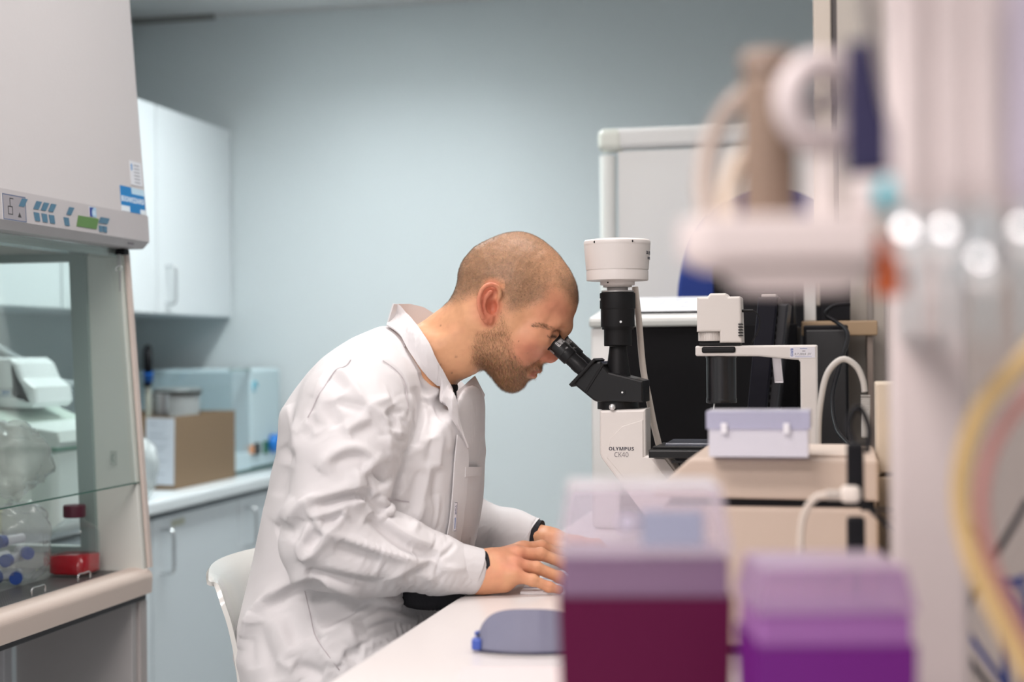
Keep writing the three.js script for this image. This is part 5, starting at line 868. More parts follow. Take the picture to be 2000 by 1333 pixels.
  // photo tube and camera
  const cx = X(-0.3375);
  const ph = part('photo_tube', lathe([[0.0195, 1.158], [0.0185, 1.168], [0.0135, 1.2045], [0.0135, 1.206]].map(([r, y]) => [r, Y(y)])), matt, t, [cx, 0, 0]);
  part('adapter', lathe([[0, 1.206], [0.0215, 1.2062], [0.0218, 1.2085], [0.0218, 1.2318], [0.0245, 1.2322], [0.0245, 1.236], [0.0265, 1.2365], [0.0265, 1.2625], [0.0262, 1.264], [0.0278, 1.265], [0.0278, 1.2882], [0.027, 1.2892], [0, 1.2893]].map(([r, y]) => [r, Y(y)])), matt, t, [cx, 0, 0]);
  for (const [ang, y] of [[1.25, 1.2435], [2.75, 1.279]]) part('grub_screw', rotated(cyl(0.0018, 0.0018, 0.001, 0, 0, 0, 16), 0, 0, 0), silver, t, [cx + Math.cos(ang) * 0.0272, Y(y), Math.sin(ang) * 0.0272], [Math.PI / 2, 0, 0]);
  part('c_mount', lathe([[0, 1.2893], [0.0252, 1.2893], [0.0252, 1.2926], [0.0165, 1.2928], [0.0165, 1.2982], [0, 1.2983]].map(([r, y]) => [r, Y(y)])), silver, t, [cx, 0, 0]);
  const cam = part('camera', lathe([[0, 1.2982], [0.0225, 1.2982], [0.0225, 1.3012], [0.027, 1.3013], [0.027, 1.3075], [0.0476, 1.3082], [0.0482, 1.309], [0.0484, 1.3232], [0.0474, 1.3236], [0.0474, 1.3248], [0.0488, 1.3252], [0.0518, 1.3625], [0.0512, 1.3633], [0.0520, 1.364], [0.0520, 1.369], [0.05, 1.3715], [0.03, 1.3735], [0, 1.3742]].map(([r, y]) => [r, Y(y)]), 72), mat(col(0.74, 0.70, 0.675), 0.36), t, [cx, 0, 0]);
  for (const ang of [0.95, 2.15, 3.6, 5.2]) part('screw_hole', rotated(cyl(0.0018, 0.0018, 0.001, 0, 0, 0, 16), 0, 0, 0), matt, cam, [Math.cos(ang) * 0.0518, Y(1.3665), Math.sin(ang) * 0.0518], [Math.PI / 2, 0, Math.PI / 2 - ang]);
  part('screw_hole', rotated(cyl(0.0013, 0.0013, 0.001, 0, 0, 0, 16), 0, 0, 0), matt, cam, [Math.cos(2.0) * 0.0268, Y(1.3045), Math.sin(2.0) * 0.0268], [Math.PI / 2, 0, 0]);
  { // lettering that turns round the camera's side
    const ltr = (str, size, y, a0) => { const gs = []; let an = a0; for (const ch of str) { const g = text(ch, size, 1.15); g.computeBoundingBox(); const w = g.boundingBox.max.x - g.boundingBox.min.x; an -= (w / 2 + 0.0006) / 0.0508; gs.push(g.translate(0, 0, 0.0508).rotateY(Math.PI / 2 - an).translate(0, y, 0)); an -= (w / 2 + 0.0006) / 0.0508; } return join(gs); };
    part('lettering', ltr('OLYMPUS', 0.0052, Y(1.3505), 0.36), ink, cam); part('lettering', ltr('DP12', 0.004, Y(1.342), 0.25), ink, cam);
  }
  part('camera_cable', tube([[cx + 0.02, Y(1.30), -0.055], [cx + 0.026, Y(1.25), -0.05], [X(-0.305), Y(1.17), -0.05], [X(-0.296), Y(1.12), -0.05], [X(-0.285), Y(1.065), -0.05], [X(-0.272), Y(1.02), -0.06], [X(-0.22), Y(0.95), -0.12]], 0.0052, 70, 12), mat(col(0.62, 0.56, 0.50), 0.5), t);
  // stage
  const stage = part('stage', extrude(pt([[-0.279, 1.0385], [-0.279, 1.0505], [-0.088, 1.0505], [-0.088, 1.0385]]), 0.19, 0.002), blk, t);
  part('stage_rail', cbox([X(-0.276), Y(1.0507), 0.05], [X(-0.20), Y(1.0545), 0.07], 0.001), blk, stage);
  part('stage_insert', cyl(0.04, 0.04, 0.002, X(-0.178), Y(1.0506), 0), mat(col(0.05, 0.05, 0.06), 0.1), stage);
  part('specimen_plate', [cbox([X(-0.26), Y(1.0507), -0.06], [X(-0.12), Y(1.058), 0.045], 0.002)], mat(col(0.25, 0.27, 0.33), 0.15, { transmission: 0.6, thickness: 0 }), stage);
  part('clip', [rbox(0.004, 0.05, 0.004, 0.001, X(-0.206), Y(1.02), 0.085), rbox(0.04, 0.004, 0.004, 0.001, X(-0.226), Y(1.033), 0.085)], blk, stage);
  part('nosepiece', [cyl(0.026, 0.03, 0.02, X(-0.178), Y(1.015), 0), cyl(0.008, 0.011, 0.03, X(-0.178), Y(0.99), 0), cyl(0.02, 0.026, 0.06, X(-0.178), Y(0.93), 0)], blk, t);
  // illumination pillar
  const arm = part('pillar', extrude(pt([[-0.215, 1.2035], [-0.213, 1.2052], [-0.034, 1.2052], [-0.0325, 1.2035], [-0.0335, 0.86], [-0.0585, 0.86], [-0.058, 1.1795], [-0.0605, 1.1825], [-0.12, 1.1885], [-0.213, 1.1895], [-0.215, 1.1915]]), 0.05, 0.003), cream, t);
  const lampM = mat(col(0.70, 0.66, 0.625), 0.4);
  const lamp = part('lamp_house', extrude(pt([[-0.2118, 1.2265], [-0.2112, 1.2795], [-0.1955, 1.2795], [-0.191, 1.2848], [-0.168, 1.2848], [-0.1635, 1.2795], [-0.1465, 1.2795], [-0.1452, 1.2775], [-0.1438, 1.2095], [-0.1772, 1.2095], [-0.1772, 1.2265]]), 0.062, 0.003), lampM, t);
  for (let k = 0; k < 5; k++) part('vent_slot', rbox(0.006, 0.0018, 0.03, 0.0005, X(-0.1462), Y(1.2375 - k * 0.0043), 0.020), matt, lamp);
  part('knurled_ring', lathe(Array.from({ length: 2 }, (_, i) => [[0.0185, 1.2125 + i * 0.0135]]).flat().map(([r, y]) => [r, Y(y)]), 40), lampM, t, [X(-0.1925), 0, 0.006]);
  { const gs = []; for (let k = 0; k < 44; k++) { const an = k / 44 * Math.PI * 2; gs.push(new THREE.BoxGeometry(0.0014, 0.0125, 0.0012).translate(0, Y(1.2192), 0.0187).rotateY(an)); } part('knurling', gs, lampM, t, [X(-0.1925), 0, 0.006]); }
  part('filter_slider', rbox(0.051, 0.0095, 0.058, 0.003, X(-0.1795), Y(1.199), 0), matt, t);
  part('slider_knob', rbox(0.062, 0.005, 0.05, 0.001, X(-0.178), Y(1.2075), 0), matt, t);
  part('condenser', lathe([[0, 1.1165], [0.022, 1.1168], [0.0235, 1.118], [0.0235, 1.124], [0.0228, 1.1245], [0.0228, 1.186], [0.0238, 1.187], [0.0238, 1.1895]].map(([r, y]) => [r, Y(y)])), mat(col(0.012, 0.012, 0.014), 0.25), t, [X(-0.1778), 0, 0]);
  part('condenser_rod', rod([X(-0.188), Y(1.117), 0.01], [X(-0.190), Y(1.10), 0.012], 0.0012), silver, t);
  part('lamp_cable', tube([[X(-0.144), Y(1.258), 0.012], [X(-0.128), Y(1.258), 0.012], [X(-0.119), Y(1.248), 0.012], [X(-0.12), Y(1.23), 0.01], [X(-0.131), Y(1.209), 0.006], [X(-0.133), Y(1.2, 0), 0.0]], 0.0011, 40, 8), matt, t);
  part('cable_sleeve', rod([X(-0.145), Y(1.258), 0.012], [X(-0.128), Y(1.258), 0.012], 0.0023), matt, t);
  const st = canvasTex(256, 112, (g, w, h) => { g.fillStyle = '#dcdbe2'; g.fillRect(0, 0, w, h); g.save(); g.translate(34, 100); g.rotate(-Math.PI / 2); g.fillStyle = '#2b4b9b'; g.font = 'bold 38px sans-serif'; g.fillText('GWB', 2, 0, 86); g.restore(); g.fillStyle = '#35539c'; g.font = 'bold 16px sans-serif'; g.fillText('Huollettu', 104, 22); g.fillStyle = '#1c1c22'; g.font = 'bold 15px sans-serif'; g.fillText('5991', 126, 48); g.font = 'italic 30px serif'; g.fillText('9.7.2018  SV', 44, 84, 180); g.fillStyle = '#7b88b4'; g.fillRect(52, 96, 170, 4); });
  card('sticker', 0.037, 0.0165, st, arm, [X(-0.0545), Y(1.194), 0.0255]);
}
// ---------------------------------------------------------------- behind the microscope
{
  const t = thing('partition_panel', 'pale mobile partition panel with white tubular frame behind the microscope', 'partition', [-0.6, 0, -3.72]);
  const fr = mat(col(0.80, 0.82, 0.79), 0.35), pn = mat(col(0.80, 0.80, 0.785), 0.6, { bump: 0.0003 });
  part('post', rod([0.022, 0, 0], [0.022, 1.70, 0], 0.021, 0.021, 32), fr, t);
  part('top_rail', [rbox(1.15, 0.055, 0.045, 0.016, 0.6, 1.742, 0, 4)], pn, t);
  part('corner_cap', [rbox(0.07, 0.062, 0.05, 0.02, 0.033, 1.739, 0, 4)], mat(col(0.68, 0.70, 0.64), 0.35), t);
  part('panel', rbox(1.1, 1.35, 0.02, 0.003, 0.6, 1.035, 0), pn, t);
  part('post', rod([1.165, 0, 0], [1.165, 1.70, 0], 0.021, 0.021, 32), fr, t);
  for (const x of [0.022, 1.165]) part('foot', rbox(0.05, 0.04, 0.5, 0.012, x, 0.02, 0), fr, t);
}
{
  const t = thing('dark_cabinet', 'white-framed bench cabinet with black front and sloping white top', 'cabinet', [-0.265, BT, -3.10]);
  const wh = mat(col(0.76, 0.77, 0.76), 0.4);
  part('front', cbox([-0.165, 0.002, 0.192], [0.185, 0.408, 0.2], 0.002), mat(col(0.004, 0.004, 0.005), 0.6, { specularIntensity: 0.25 }), t);
  part('body', cbox([-0.20, 0.001, -0.16], [0.185, 0.405, 0.191], 0.004), mat(col(0.1, 0.1, 0.1), 0.6), t);
  part('raised_back', cbox([0.042, 0.40, 0.02], [0.178, 0.475, 0.19], 0.004), M.black, t);
  part('frame_stile', cbox([-0.225, 0.001, -0.16], [-0.166, 0.41, 0.2], 0.01), wh, t);
  const top = rotated(rbox(0.265, 0.018, 0.38, 0.006), 0.13, 0, 0, -0.093, 0.442, 0.02); part('top', top, wh, t);
  part('top_edge', rbox(0.265, 0.014, 0.012, 0.004, -0.093, 0.413, 0.205), mat(col(0.45, 0.47, 0.45), 0.4), t);
  const tx = canvasTex(512, 400, (g, w, h) => { g.fillStyle = '#e9eaef'; g.fillRect(0, 0, w, h); g.fillStyle = '#9fa8b4'; for (let i = 0; i < 12; i++) for (let j = 0; j < 5; j++) if (hash2(i, j) > 0.2) g.fillRect(40 + j * 62, 40 + i * 26, 20 + 34 * hash2(j, i), 8); g.fillStyle = '#5f7f7c'; g.save(); g.translate(410, 30); g.fillRect(0, 0, 12, 340); g.restore(); });
  const sh = single('printed_sheet', 'printed sheet lying on the sloping white cabinet top', 'paper', new THREE.BoxGeometry(0.21, 0.001, 0.29), mat(0xffffff, 0.7, { map: tx }), [-0.335, BT + 0.4565, -3.075], [0.13, 0, 0]);
}
{ // blue office chair back behind
  const t = thing('office_chair', 'office chair with rounded dark blue backrest behind the sloping cabinet', 'chair', [-0.155, 0, -3.46]);
  const blue = mat(col(0.004, 0.03, 0.22), 0.7);
  const s = new THREE.Shape(); s.moveTo(-0.18, 0.86); s.quadraticCurveTo(-0.215, 1.28, -0.20, 1.36); s.quadraticCurveTo(-0.17, 1.55, 0.0, 1.56); s.quadraticCurveTo(0.17, 1.55, 0.20, 1.36); s.quadraticCurveTo(0.215, 1.28, 0.18, 0.86);
  part('backrest', new THREE.ExtrudeGeometry(s, { depth: 0.03, bevelEnabled: true, bevelThickness: 0.015, bevelSize: 0.012, bevelSegments: 4, curveSegments: 20 }), blue, t);
  part('back_cover', rbox(0.30, 0.5, 0.02, 0.01, 0.02, 1.15, 0.052), M.black, t);
  part('stem', rod([0, 0.09, 0], [0, 0.86, -0.02], 0.025), M.black, t); part('seat', rbox(0.44, 0.07, 0.1, 0.03, 0, 0.50, -0.05), blue, t);
  for (let k = 0; k < 5; k++) { const a = k * 1.2566; part('base_leg', rod([0, 0.09, 0], [Math.cos(a) * 0.2, 0.03, Math.sin(a) * 0.2], 0.018), M.black, t); }
}
{ // monitor seen from the side, computer, shelf with binders
  const t = thing('monitor', 'black flat monitor seen edge-on with vent holes behind the microscope lamp', 'monitor', [-0.14, BT, -2.72]);
  const mm = mat(col(0.006, 0.006, 0.012), 0.45, { specularIntensity: 0.4 });
  const slab = (z0, z1, x0, x1, y0, y1, lean) => extrude([[x0, y0], [x1, y0], [x1 + lean, y1], [x0 + lean, y1]], z1 - z0, 0.004).translate(0, 0, (z0 + z1) / 2);
  part('screen_case', slab(-0.12, 0.10, -0.045, -0.01, 0.03, 0.452, 0.045), mm, t);
  const back = part('back_shell', slab(-0.10, 0.08, -0.012, 0.012, 0.08, 0.44, 0.04), mat(col(0.02, 0.02, 0.026), 0.35), t);
  for (let k = 0; k < 13; k++) part('vent_hole', rbox(0.008, 0.009, 0.003, 0.001, 0.014 + k * 0.0013 * 1.0, 0.26 + k * 0.0135, 0.0805), M.black, back);
  part('bezel_top', rbox(0.026, 0.006, 0.2, 0.002, 0.018, 0.4545, -0.01), mat(col(0.55, 0.5, 0.48), 0.4), t);
  part('stand', [rbox(0.03, 0.1, 0.08, 0.006, 0.0, 0.05, -0.02), rbox(0.2, 0.012, 0.18, 0.004, 0.0, 0.006, -0.02)], mm, t);
  part('paper_tag', slab(0.112, 0.113, 0.028, 0.043, 0.30, 0.345, -0.004), mat(col(0.6, 0.58, 0.6), 0.7), t);
  const pc = thing('computer_tower', 'black computer tower standing behind the microscope pillar', 'computer', [-0.026, BT, -2.94]);
  part('case', rbox(0.085, 0.405, 0.10, 0.004, 0, 0.2025, 0), M.black, pc); part('front_panel', rbox(0.075, 0.39, 0.006, 0.002, 0, 0.2, 0.053), mat(col(0.02, 0.02, 0.022), 0.3), pc);
  const sh = thing('wooden_shelf', 'small wooden shelf board on brackets behind the computer tower', 'shelf', [0.0, BT, -3.08]);
  part('board', rbox(0.15, 0.03, 0.12, 0.003, 0, 0.40, 0), mat(col(0.36, 0.25, 0.15), 0.6), sh);
  for (const x of [-0.06, 0.06]) part('leg', rbox(0.012, 0.385, 0.1, 0.002, x, 0.1925, 0), mat(col(0.25, 0.2, 0.17), 0.6), sh);
  single('ring_binder', 'white ring binder upright on the wooden shelf', 'binder', rbox(0.024, 0.09, 0.08, 0.002, 0, 0.045, 0), mat(col(0.65, 0.64, 0.62), 0.5), [-0.058, BT + 0.4155, -3.07]);
  single('ring_binder', 'black ring binder upright on the wooden shelf', 'binder', rbox(0.06, 0.095, 0.08, 0.002, 0, 0.0475, 0), M.black, [-0.008, BT + 0.4155, -3.07]);
  const tw = thing('service_column', 'tall beige service column with a vertical seam at the bench end', 'column', [0.037, BT, -3.19]);
  part('column_panel', cbox([-0.085, 0.45, -0.03], [-0.048, 1.62, 0.03], 0.003), mat(col(0.50, 0.44, 0.38), 0.55), tw);
  part('column_panel', cbox([-0.036, 0.0, -0.03], [0.13, 1.62, 0.03], 0.003), mat(col(0.42, 0.38, 0.34), 0.55), tw);
  part('seam', cbox([-0.048, 0.45, -0.03], [-0.036, 1.62, 0.018], 0.001), mat(col(0.08, 0.07, 0.07), 0.6), tw);
  for (const x of [0.02, 0.055]) part('rib', cbox([x, 0.0, 0.03], [x + 0.012, 0.6, 0.036], 0.002), mat(col(0.30, 0.27, 0.25), 0.6), tw);
  single('black_cable', 'black cable hanging in a loop beside the grey network cable', 'cable', tube([[0.020, BT + 0.444, -2.86], [-0.012, BT + 0.44, -2.85], [-0.026, BT + 0.425, -2.85], [-0.006, BT + 0.41, -2.84], [0.014, BT + 0.39, -2.78], [0.0, BT + 0.33, -2.6], [-0.012, BT + 0.28, -2.5], [-0.006, BT + 0.23, -2.4], [0.022, BT + 0.19, -2.3], [0.03, BT + 0.10, -2.3], [0.02, BT + 0.0045, -2.35]], 0.004, 100, 8), M.black);
  const jum = thing('cable_box', 'dark box of tangled leads on the bench behind the pillar', 'box', [0.012, BT, -2.45]);
  part('tray', rbox(0.12, 0.13, 0.12, 0.004, 0, 0.065, 0), mat(col(0.01, 0.01, 0.018), 0.6), jum);
  for (let k = 0; k < 4; k++) part('lead', tube([[-0.04 + k * 0.02, 0.13, 0.03], [-0.05 + k * 0.025, 0.17 + 0.02 * (k % 2), 0.05], [0.0 + k * 0.01, 0.18, 0.06], [0.03, 0.14, 0.05], [0.035, 0.128, 0.03]], 0.0022, 30, 6), mat(k % 2 ? col(0.02, 0.03, 0.12) : col(0.4, 0.4, 0.4), 0.5), jum);
}
// ---------------------------------------------------------------- bench apparatus in front of the microscope
{
  const t = thing('lidded_apparatus', 'beige bench apparatus with a sloping hinged lid before the microscope', 'apparatus', [-0.083, BT, -1.84]);
  const be = mat(col(0.50, 0.40, 0.33), 0.5, { bump: 0.0003 });
  part('body', cbox([-0.125, 0.012, -0.13], [0.125, 0.176, 0.12], 0.006), be, t);
  part('lid', extrude([[-0.132, 0.186], [-0.134, 0.192], [-0.092, 0.230], [-0.088, 0.232], [0.122, 0.232], [0.125, 0.229], [0.125, 0.184]], 0.25, 0.004).translate(0, 0, -0.003), be, t);
  part('lid_pad', rbox(0.15, 0.004, 0.18, 0.0018, 0.02, 0.234, 0), mat(col(0.64, 0.55, 0.48), 0.5), t);
  part('gap', cbox([-0.115, 0.175, -0.125], [0.12, 0.187, 0.112], 0.001), M.black, t);
  for (const x of [-0.10, 0.10]) part('foot', rbox(0.03, 0.012, 0.2, 0.003, x, 0.006, 0), M.black, t);
  const tx = canvasTex(512, 64, (g, w, h) => { g.fillStyle = '#b7a192'; g.fillRect(0, 0, w, h); g.fillStyle = '#5b4e48'; for (let r = 0; r < 2; r++) { let x = 6; for (let i = 0; i < 26 - r * 8; i++) { const k = 8 + 12 * hash2(i, r); if (hash2(i, r + 5) > 0.15) g.fillRect(x, 8 + r * 30, k, 16); x += k + 4; } } });
  card('print', 0.10, 0.013, tx, t, [0.05, 0.094, 0.1205]);
}
{
  const t = thing('clear_box', 'translucent plastic box with hinged lid on the beige apparatus', 'box', [-0.0915, BT + 0.2365, -1.72]);
  const pl = mat(col(0.86, 0.85, 0.90), 0.3, { transmission: 0.45, thickness: 0 }), pl2 = mat(col(0.72, 0.72, 0.84), 0.25, { transmission: 0.6, thickness: 0 });
  const wall = (w, h, d, k, y) => [cbox([-w / 2, y, d / 2 - k], [w / 2, y + h, d / 2], 0.0008), cbox([-w / 2, y, -d / 2], [w / 2, y + h, -d / 2 + k], 0.0008), cbox([-w / 2, y, -d / 2 + k], [-w / 2 + k, y + h, d / 2 - k], 0.0008), cbox([w / 2 - k, y, -d / 2 + k], [w / 2, y + h, d / 2 - k], 0.0008)];
  part('base', [...wall(0.112, 0.036, 0.075, 0.0016, 0), cbox([-0.055, 0, -0.036], [0.055, 0.0016, 0.036], 0.0005)], pl, t);
  part('lid', [...wall(0.117, 0.020, 0.080, 0.0016, 0.032), cbox([-0.0585, 0.0505, -0.04], [0.0585, 0.0525, 0.04], 0.0008)], pl2, t);
  for (const x of [-0.038, 0.032]) part('latch', rbox(0.007, 0.012, 0.003, 0.001, x, 0.033, 0.0415), mat(col(0.75, 0.74, 0.78), 0.3), t);
  single('white_tube', 'white curved plastic tube lying in the translucent box', 'tube', tube([[-0.03, 0.03, 0.0], [0.01, 0.028, 0.02], [0.022, 0.02, 0.025], [0.028, 0.006, 0.02]], 0.0028, 24, 8), mat(col(0.8, 0.78, 0.76), 0.5), [-0.0915, BT + 0.2365, -1.72]);
}
{ // socket trunk, plugs and cables
  const t = thing('socket_trunk', 'beige socket trunk with outlets standing on the bench beside the apparatus', 'socket trunk', [0.085, BT, -1.86]);
  const be = mat(col(0.62, 0.53, 0.42), 0.45);
  part('trunk', cbox([-0.014, 0, -0.28], [0.03, 0.28, 0.22], 0.004), be, t);
  part('outlet', cbox([-0.04, 0.20, -0.17], [-0.014, 0.315, -0.06], 0.003), be, t); part('outlet', cbox([-0.04, 0.06, -0.17], [-0.014, 0.195, -0.06], 0.003), be, t);
  part('cover_strip', cbox([-0.018, 0.0, 0.05], [-0.006, 0.30, 0.2], 0.004), mat(col(0.68, 0.56, 0.38), 0.45), t);
  const c = thing('network_cable', 'grey network cable arching into a clear plug by the socket trunk', 'cable', [0, BT, -2.06]);
  part('cord', tube([[-0.028, 0.003, 0.0], [-0.030, 0.10, 0.01], [-0.030, 0.20, 0.01], [-0.027, 0.28, 0.01], [-0.014, 0.33, 0.01], [0.005, 0.345, 0.01], [0.022, 0.335, 0.01], [0.031, 0.315, 0.01], [0.033, 0.30, 0.01]], 0.0042, 80, 12), mat(col(0.52, 0.50, 0.47), 0.5), c);
  const plug = part('plug', rbox(0.012, 0.055, 0.012, 0.002, 0.034, 0.265, 0.01), mat(col(0.62, 0.62, 0.60), 0.2, { transmission: 0.3, thickness: 0 }), c);
  for (let k = 0; k < 6; k++) part('rib', rbox(0.0128, 0.0018, 0.0128, 0.0004, 0.034, 0.283 + k * 0.0035 - 0.006, 0.01), mat(col(0.4, 0.39, 0.37), 0.5), plug);
  const j = thing('black_adapter', 'black cable joint with cable ties hanging in front of the apparatus', 'adapter', [0.014, BT, -1.49]);
  part('lead', tube([[0.0, 0.0, 0.0], [0.0, 0.15, 0.0]], 0.0045, 8, 8), M.black, j);
  part('upper_joint', rbox(0.017, 0.062, 0.014, 0.004, 0.0, 0.235, 0), M.black, j); part('lower_joint', rbox(0.018, 0.055, 0.014, 0.004, 0.0, 0.165, 0), M.black, j);
  part('tie', rod([0.0, 0.215, 0.008], [0.05, 0.165, 0.012], 0.0035, 0.0015), M.black, j); part('tie', rod([0.005, 0.20, -0.006], [0.045, 0.198, -0.01], 0.0025, 0.001), M.black, j); part('tie', rod([0.0, 0.145, 0.0], [-0.03, 0.12, 0.004], 0.003, 0.001), M.black, j);
  part('loop', tube([[0.0, 0.26, 0], [-0.006, 0.285, -0.02], [0.004, 0.30, -0.03], [0.014, 0.28, -0.03], [0.012, 0.255, -0.02]], 0.0032, 30, 8), M.black, j);
  const w = thing('beige_lead', 'beige lead curving into a white plug before the apparatus', 'cable', [0, BT, -1.48]);
  part('cord', tube([[-0.038, 0.003, 0.0], [-0.040, 0.09, 0.0], [-0.0405, 0.155, 0], [-0.036, 0.195, 0], [-0.024, 0.212, 0], [-0.012, 0.2145, 0]], 0.0038, 50, 10), mat(col(0.55, 0.48, 0.42), 0.5), w);
  part('strain_relief', rod([-0.014, 0.2145, 0], [-0.001, 0.2145, 0], 0.0052), mat(col(0.42, 0.37, 0.33), 0.5), w); part('plug', rbox(0.02, 0.017, 0.016, 0.006, 0.009, 0.2155, 0.0), mat(col(0.7, 0.63, 0.57), 0.45), w);
}
// ---------------------------------------------------------------- foreground on the bench
function tipBox(name, label, x, y, z, turn, s, baseM, deckM, lidM, hBase, hDeck, hLid, holes) {
  const t = thing(name, label, 'tip box', [x, y, z], turn, 'pipette tip boxes');
  const shellBox = (w, d, y0, y1, k, topW = w, topD = d, cap = true) => {   // thin-walled box, slightly tapered
    const q = (W, D, yy) => [[-W / 2, yy, D / 2], [W / 2, yy, D / 2], [W / 2, yy, -D / 2], [-W / 2, yy, -D / 2], [-W / 2, yy, D / 2]], a = q(w, d, y0), b = q(topW, topD, y1), g = [];
    for (let i = 0; i < 4; i++) { const n = 4, rows = []; for (let u = 0; u <= n; u++) { const r = []; for (let v = 0; v <= n; v++) { const f = (A, B, tt) => A.map((c, e) => mix(c, B[e], tt)); r.push(f(f(a[i], a[i + 1], u / n), f(b[i], b[i + 1], u / n), v / n)); } rows.push(r); } g.push(sheet(rows, k)); }
    if (cap) g.push(rbox(topW, k, topD, 0.0004, 0, y1 - k / 2, 0));
    return g;
  };
  part('base', [...shellBox(s[0] * 0.96, s[1] * 0.96, 0.001, hBase, 0.0016, s[0], s[1], false), rbox(s[0] * 0.955, 0.002, s[1] * 0.955, 0.0005, 0, 0.0012, 0)], baseM, t);
  part('deck', rbox(s[0] - 0.003, hDeck, s[1] - 0.003, 0.002, 0, hBase + hDeck / 2 - 0.001, 0), deckM, t);
  const lid = part('lid', shellBox(s[0] + 0.001, s[1] + 0.001, hBase + hDeck, hBase + hDeck + hLid, 0.0014, s[0] * 0.88, s[1] * 0.9), lidM, t);
  if (holes) part('lid_catch', rbox(s[0] * 0.36, hLid * 0.55, 0.0016, 0.0005, s[0] * 0.16, hBase + hDeck + hLid * 0.4, s[1] * 0.495), mat(col(0.26, 0.28, 0.38), 0.4), t);
  if (holes) part('lid_boss', rotated(cyl(0.006, 0.006, 0.002, 0, 0, 0, 20), Math.PI / 2, 0, 0), mat(col(0.45, 0.42, 0.52), 0.4), t, [-s[0] * 0.10, hBase + hDeck + hLid * 0.5, s[1] * 0.49]);
  return t;
}
const frost = mat(col(0.93, 0.90, 0.93), 0.3, { transmission: 0.9, thickness: 0 });
tipBox('tip_box', 'dark magenta pipette tip box with frosted clear lid, nearest on the bench', -0.132, 0.935, -0.985, YAW * 0.8, [0.112, 0.085], mat(col(0.075, 0.002, 0.030), 0.6, { specularIntensity: 0.3 }), mat(col(0.20, 0.12, 0.21), 0.5, { transmission: 0.2, thickness: 0 }), frost, 0.104, 0.027, 0.044, true);
tipBox('tip_box', 'lower magenta tip box carrying the nearest one', -0.132, BT, -0.985, YAW * 0.8, [0.112, 0.085], mat(col(0.075, 0.002, 0.030), 0.6, { specularIntensity: 0.3 }), mat(col(0.14, 0.05, 0.10), 0.5), mat(col(0.3, 0.2, 0.3), 0.5), 0.06, 0.02, 0.014, false);
tipBox('tip_box', 'violet pipette tip box with lilac lid beside the white post', -0.012, 0.935, -0.925, YAW, [0.094, 0.08], mat(col(0.115, 0.010, 0.155), 0.5, { specularIntensity: 0.35 }), mat(col(0.30, 0.11, 0.36), 0.5, { transmission: 0.2, thickness: 0 }), mat(col(0.74, 0.58, 0.76), 0.3, { transmission: 0.78, thickness: 0 }), 0.088, 0.020, 0.026, false);
tipBox('tip_box', 'lower violet tip box carrying the lilac-lidded one', -0.012, BT, -0.925, YAW, [0.094, 0.08], mat(col(0.115, 0.010, 0.155), 0.5, { specularIntensity: 0.35 }), mat(col(0.2, 0.05, 0.26), 0.5), mat(col(0.3, 0.16, 0.36), 0.5), 0.06, 0.02, 0.014, false);
{ // reagent rack: posts and a shelf board
  const t = thing('reagent_rack', 'white reagent rack with a square post and a shelf board in the right foreground', 'rack', [0.065, BT, -0.95]);
  const wm = mat(col(0.54, 0.475, 0.465), 0.45);
  part('post', rbox(0.056, 1.5, 0.05, 0.008, 0, 0.75, -0.2), wm, t); part('post', rbox(0.056, 1.5, 0.05, 0.008, 0.55, 0.75, -0.2), wm, t);
  part('shelf_bracket', rbox(0.024, 0.022, 0.30, 0.003, -0.01, 0.378, -0.02), wm, t);
  part('shelf_board', rotated(extrude([[-0.075, -0.045], [-0.06, -0.06], [0.012, -0.06], [0.012, 0.06], [-0.06, 0.06], [-0.075, 0.045]], 0.020, 0.003), -Math.PI / 2, 0, 0, -0.062, 0.410, 0.23), wm, t);
  part('shelf_tray', rotated(lathe([[0, -0.008], [0.025, -0.007], [0.036, 0.0], [0.038, 0.006], [0.0, 0.006]], 40), 0, 0, 0, -0.085, 0.3945, 0.23), mat(col(0.55, 0.49, 0.48), 0.45), t);
  single('back_board', 'plain grey-beige board behind the reagent rack post', 'board', cbox([0.125, BT, -1.57], [0.84, 2.2, -1.55], 0.003), mat(col(0.34, 0.30, 0.28), 0.7));
}
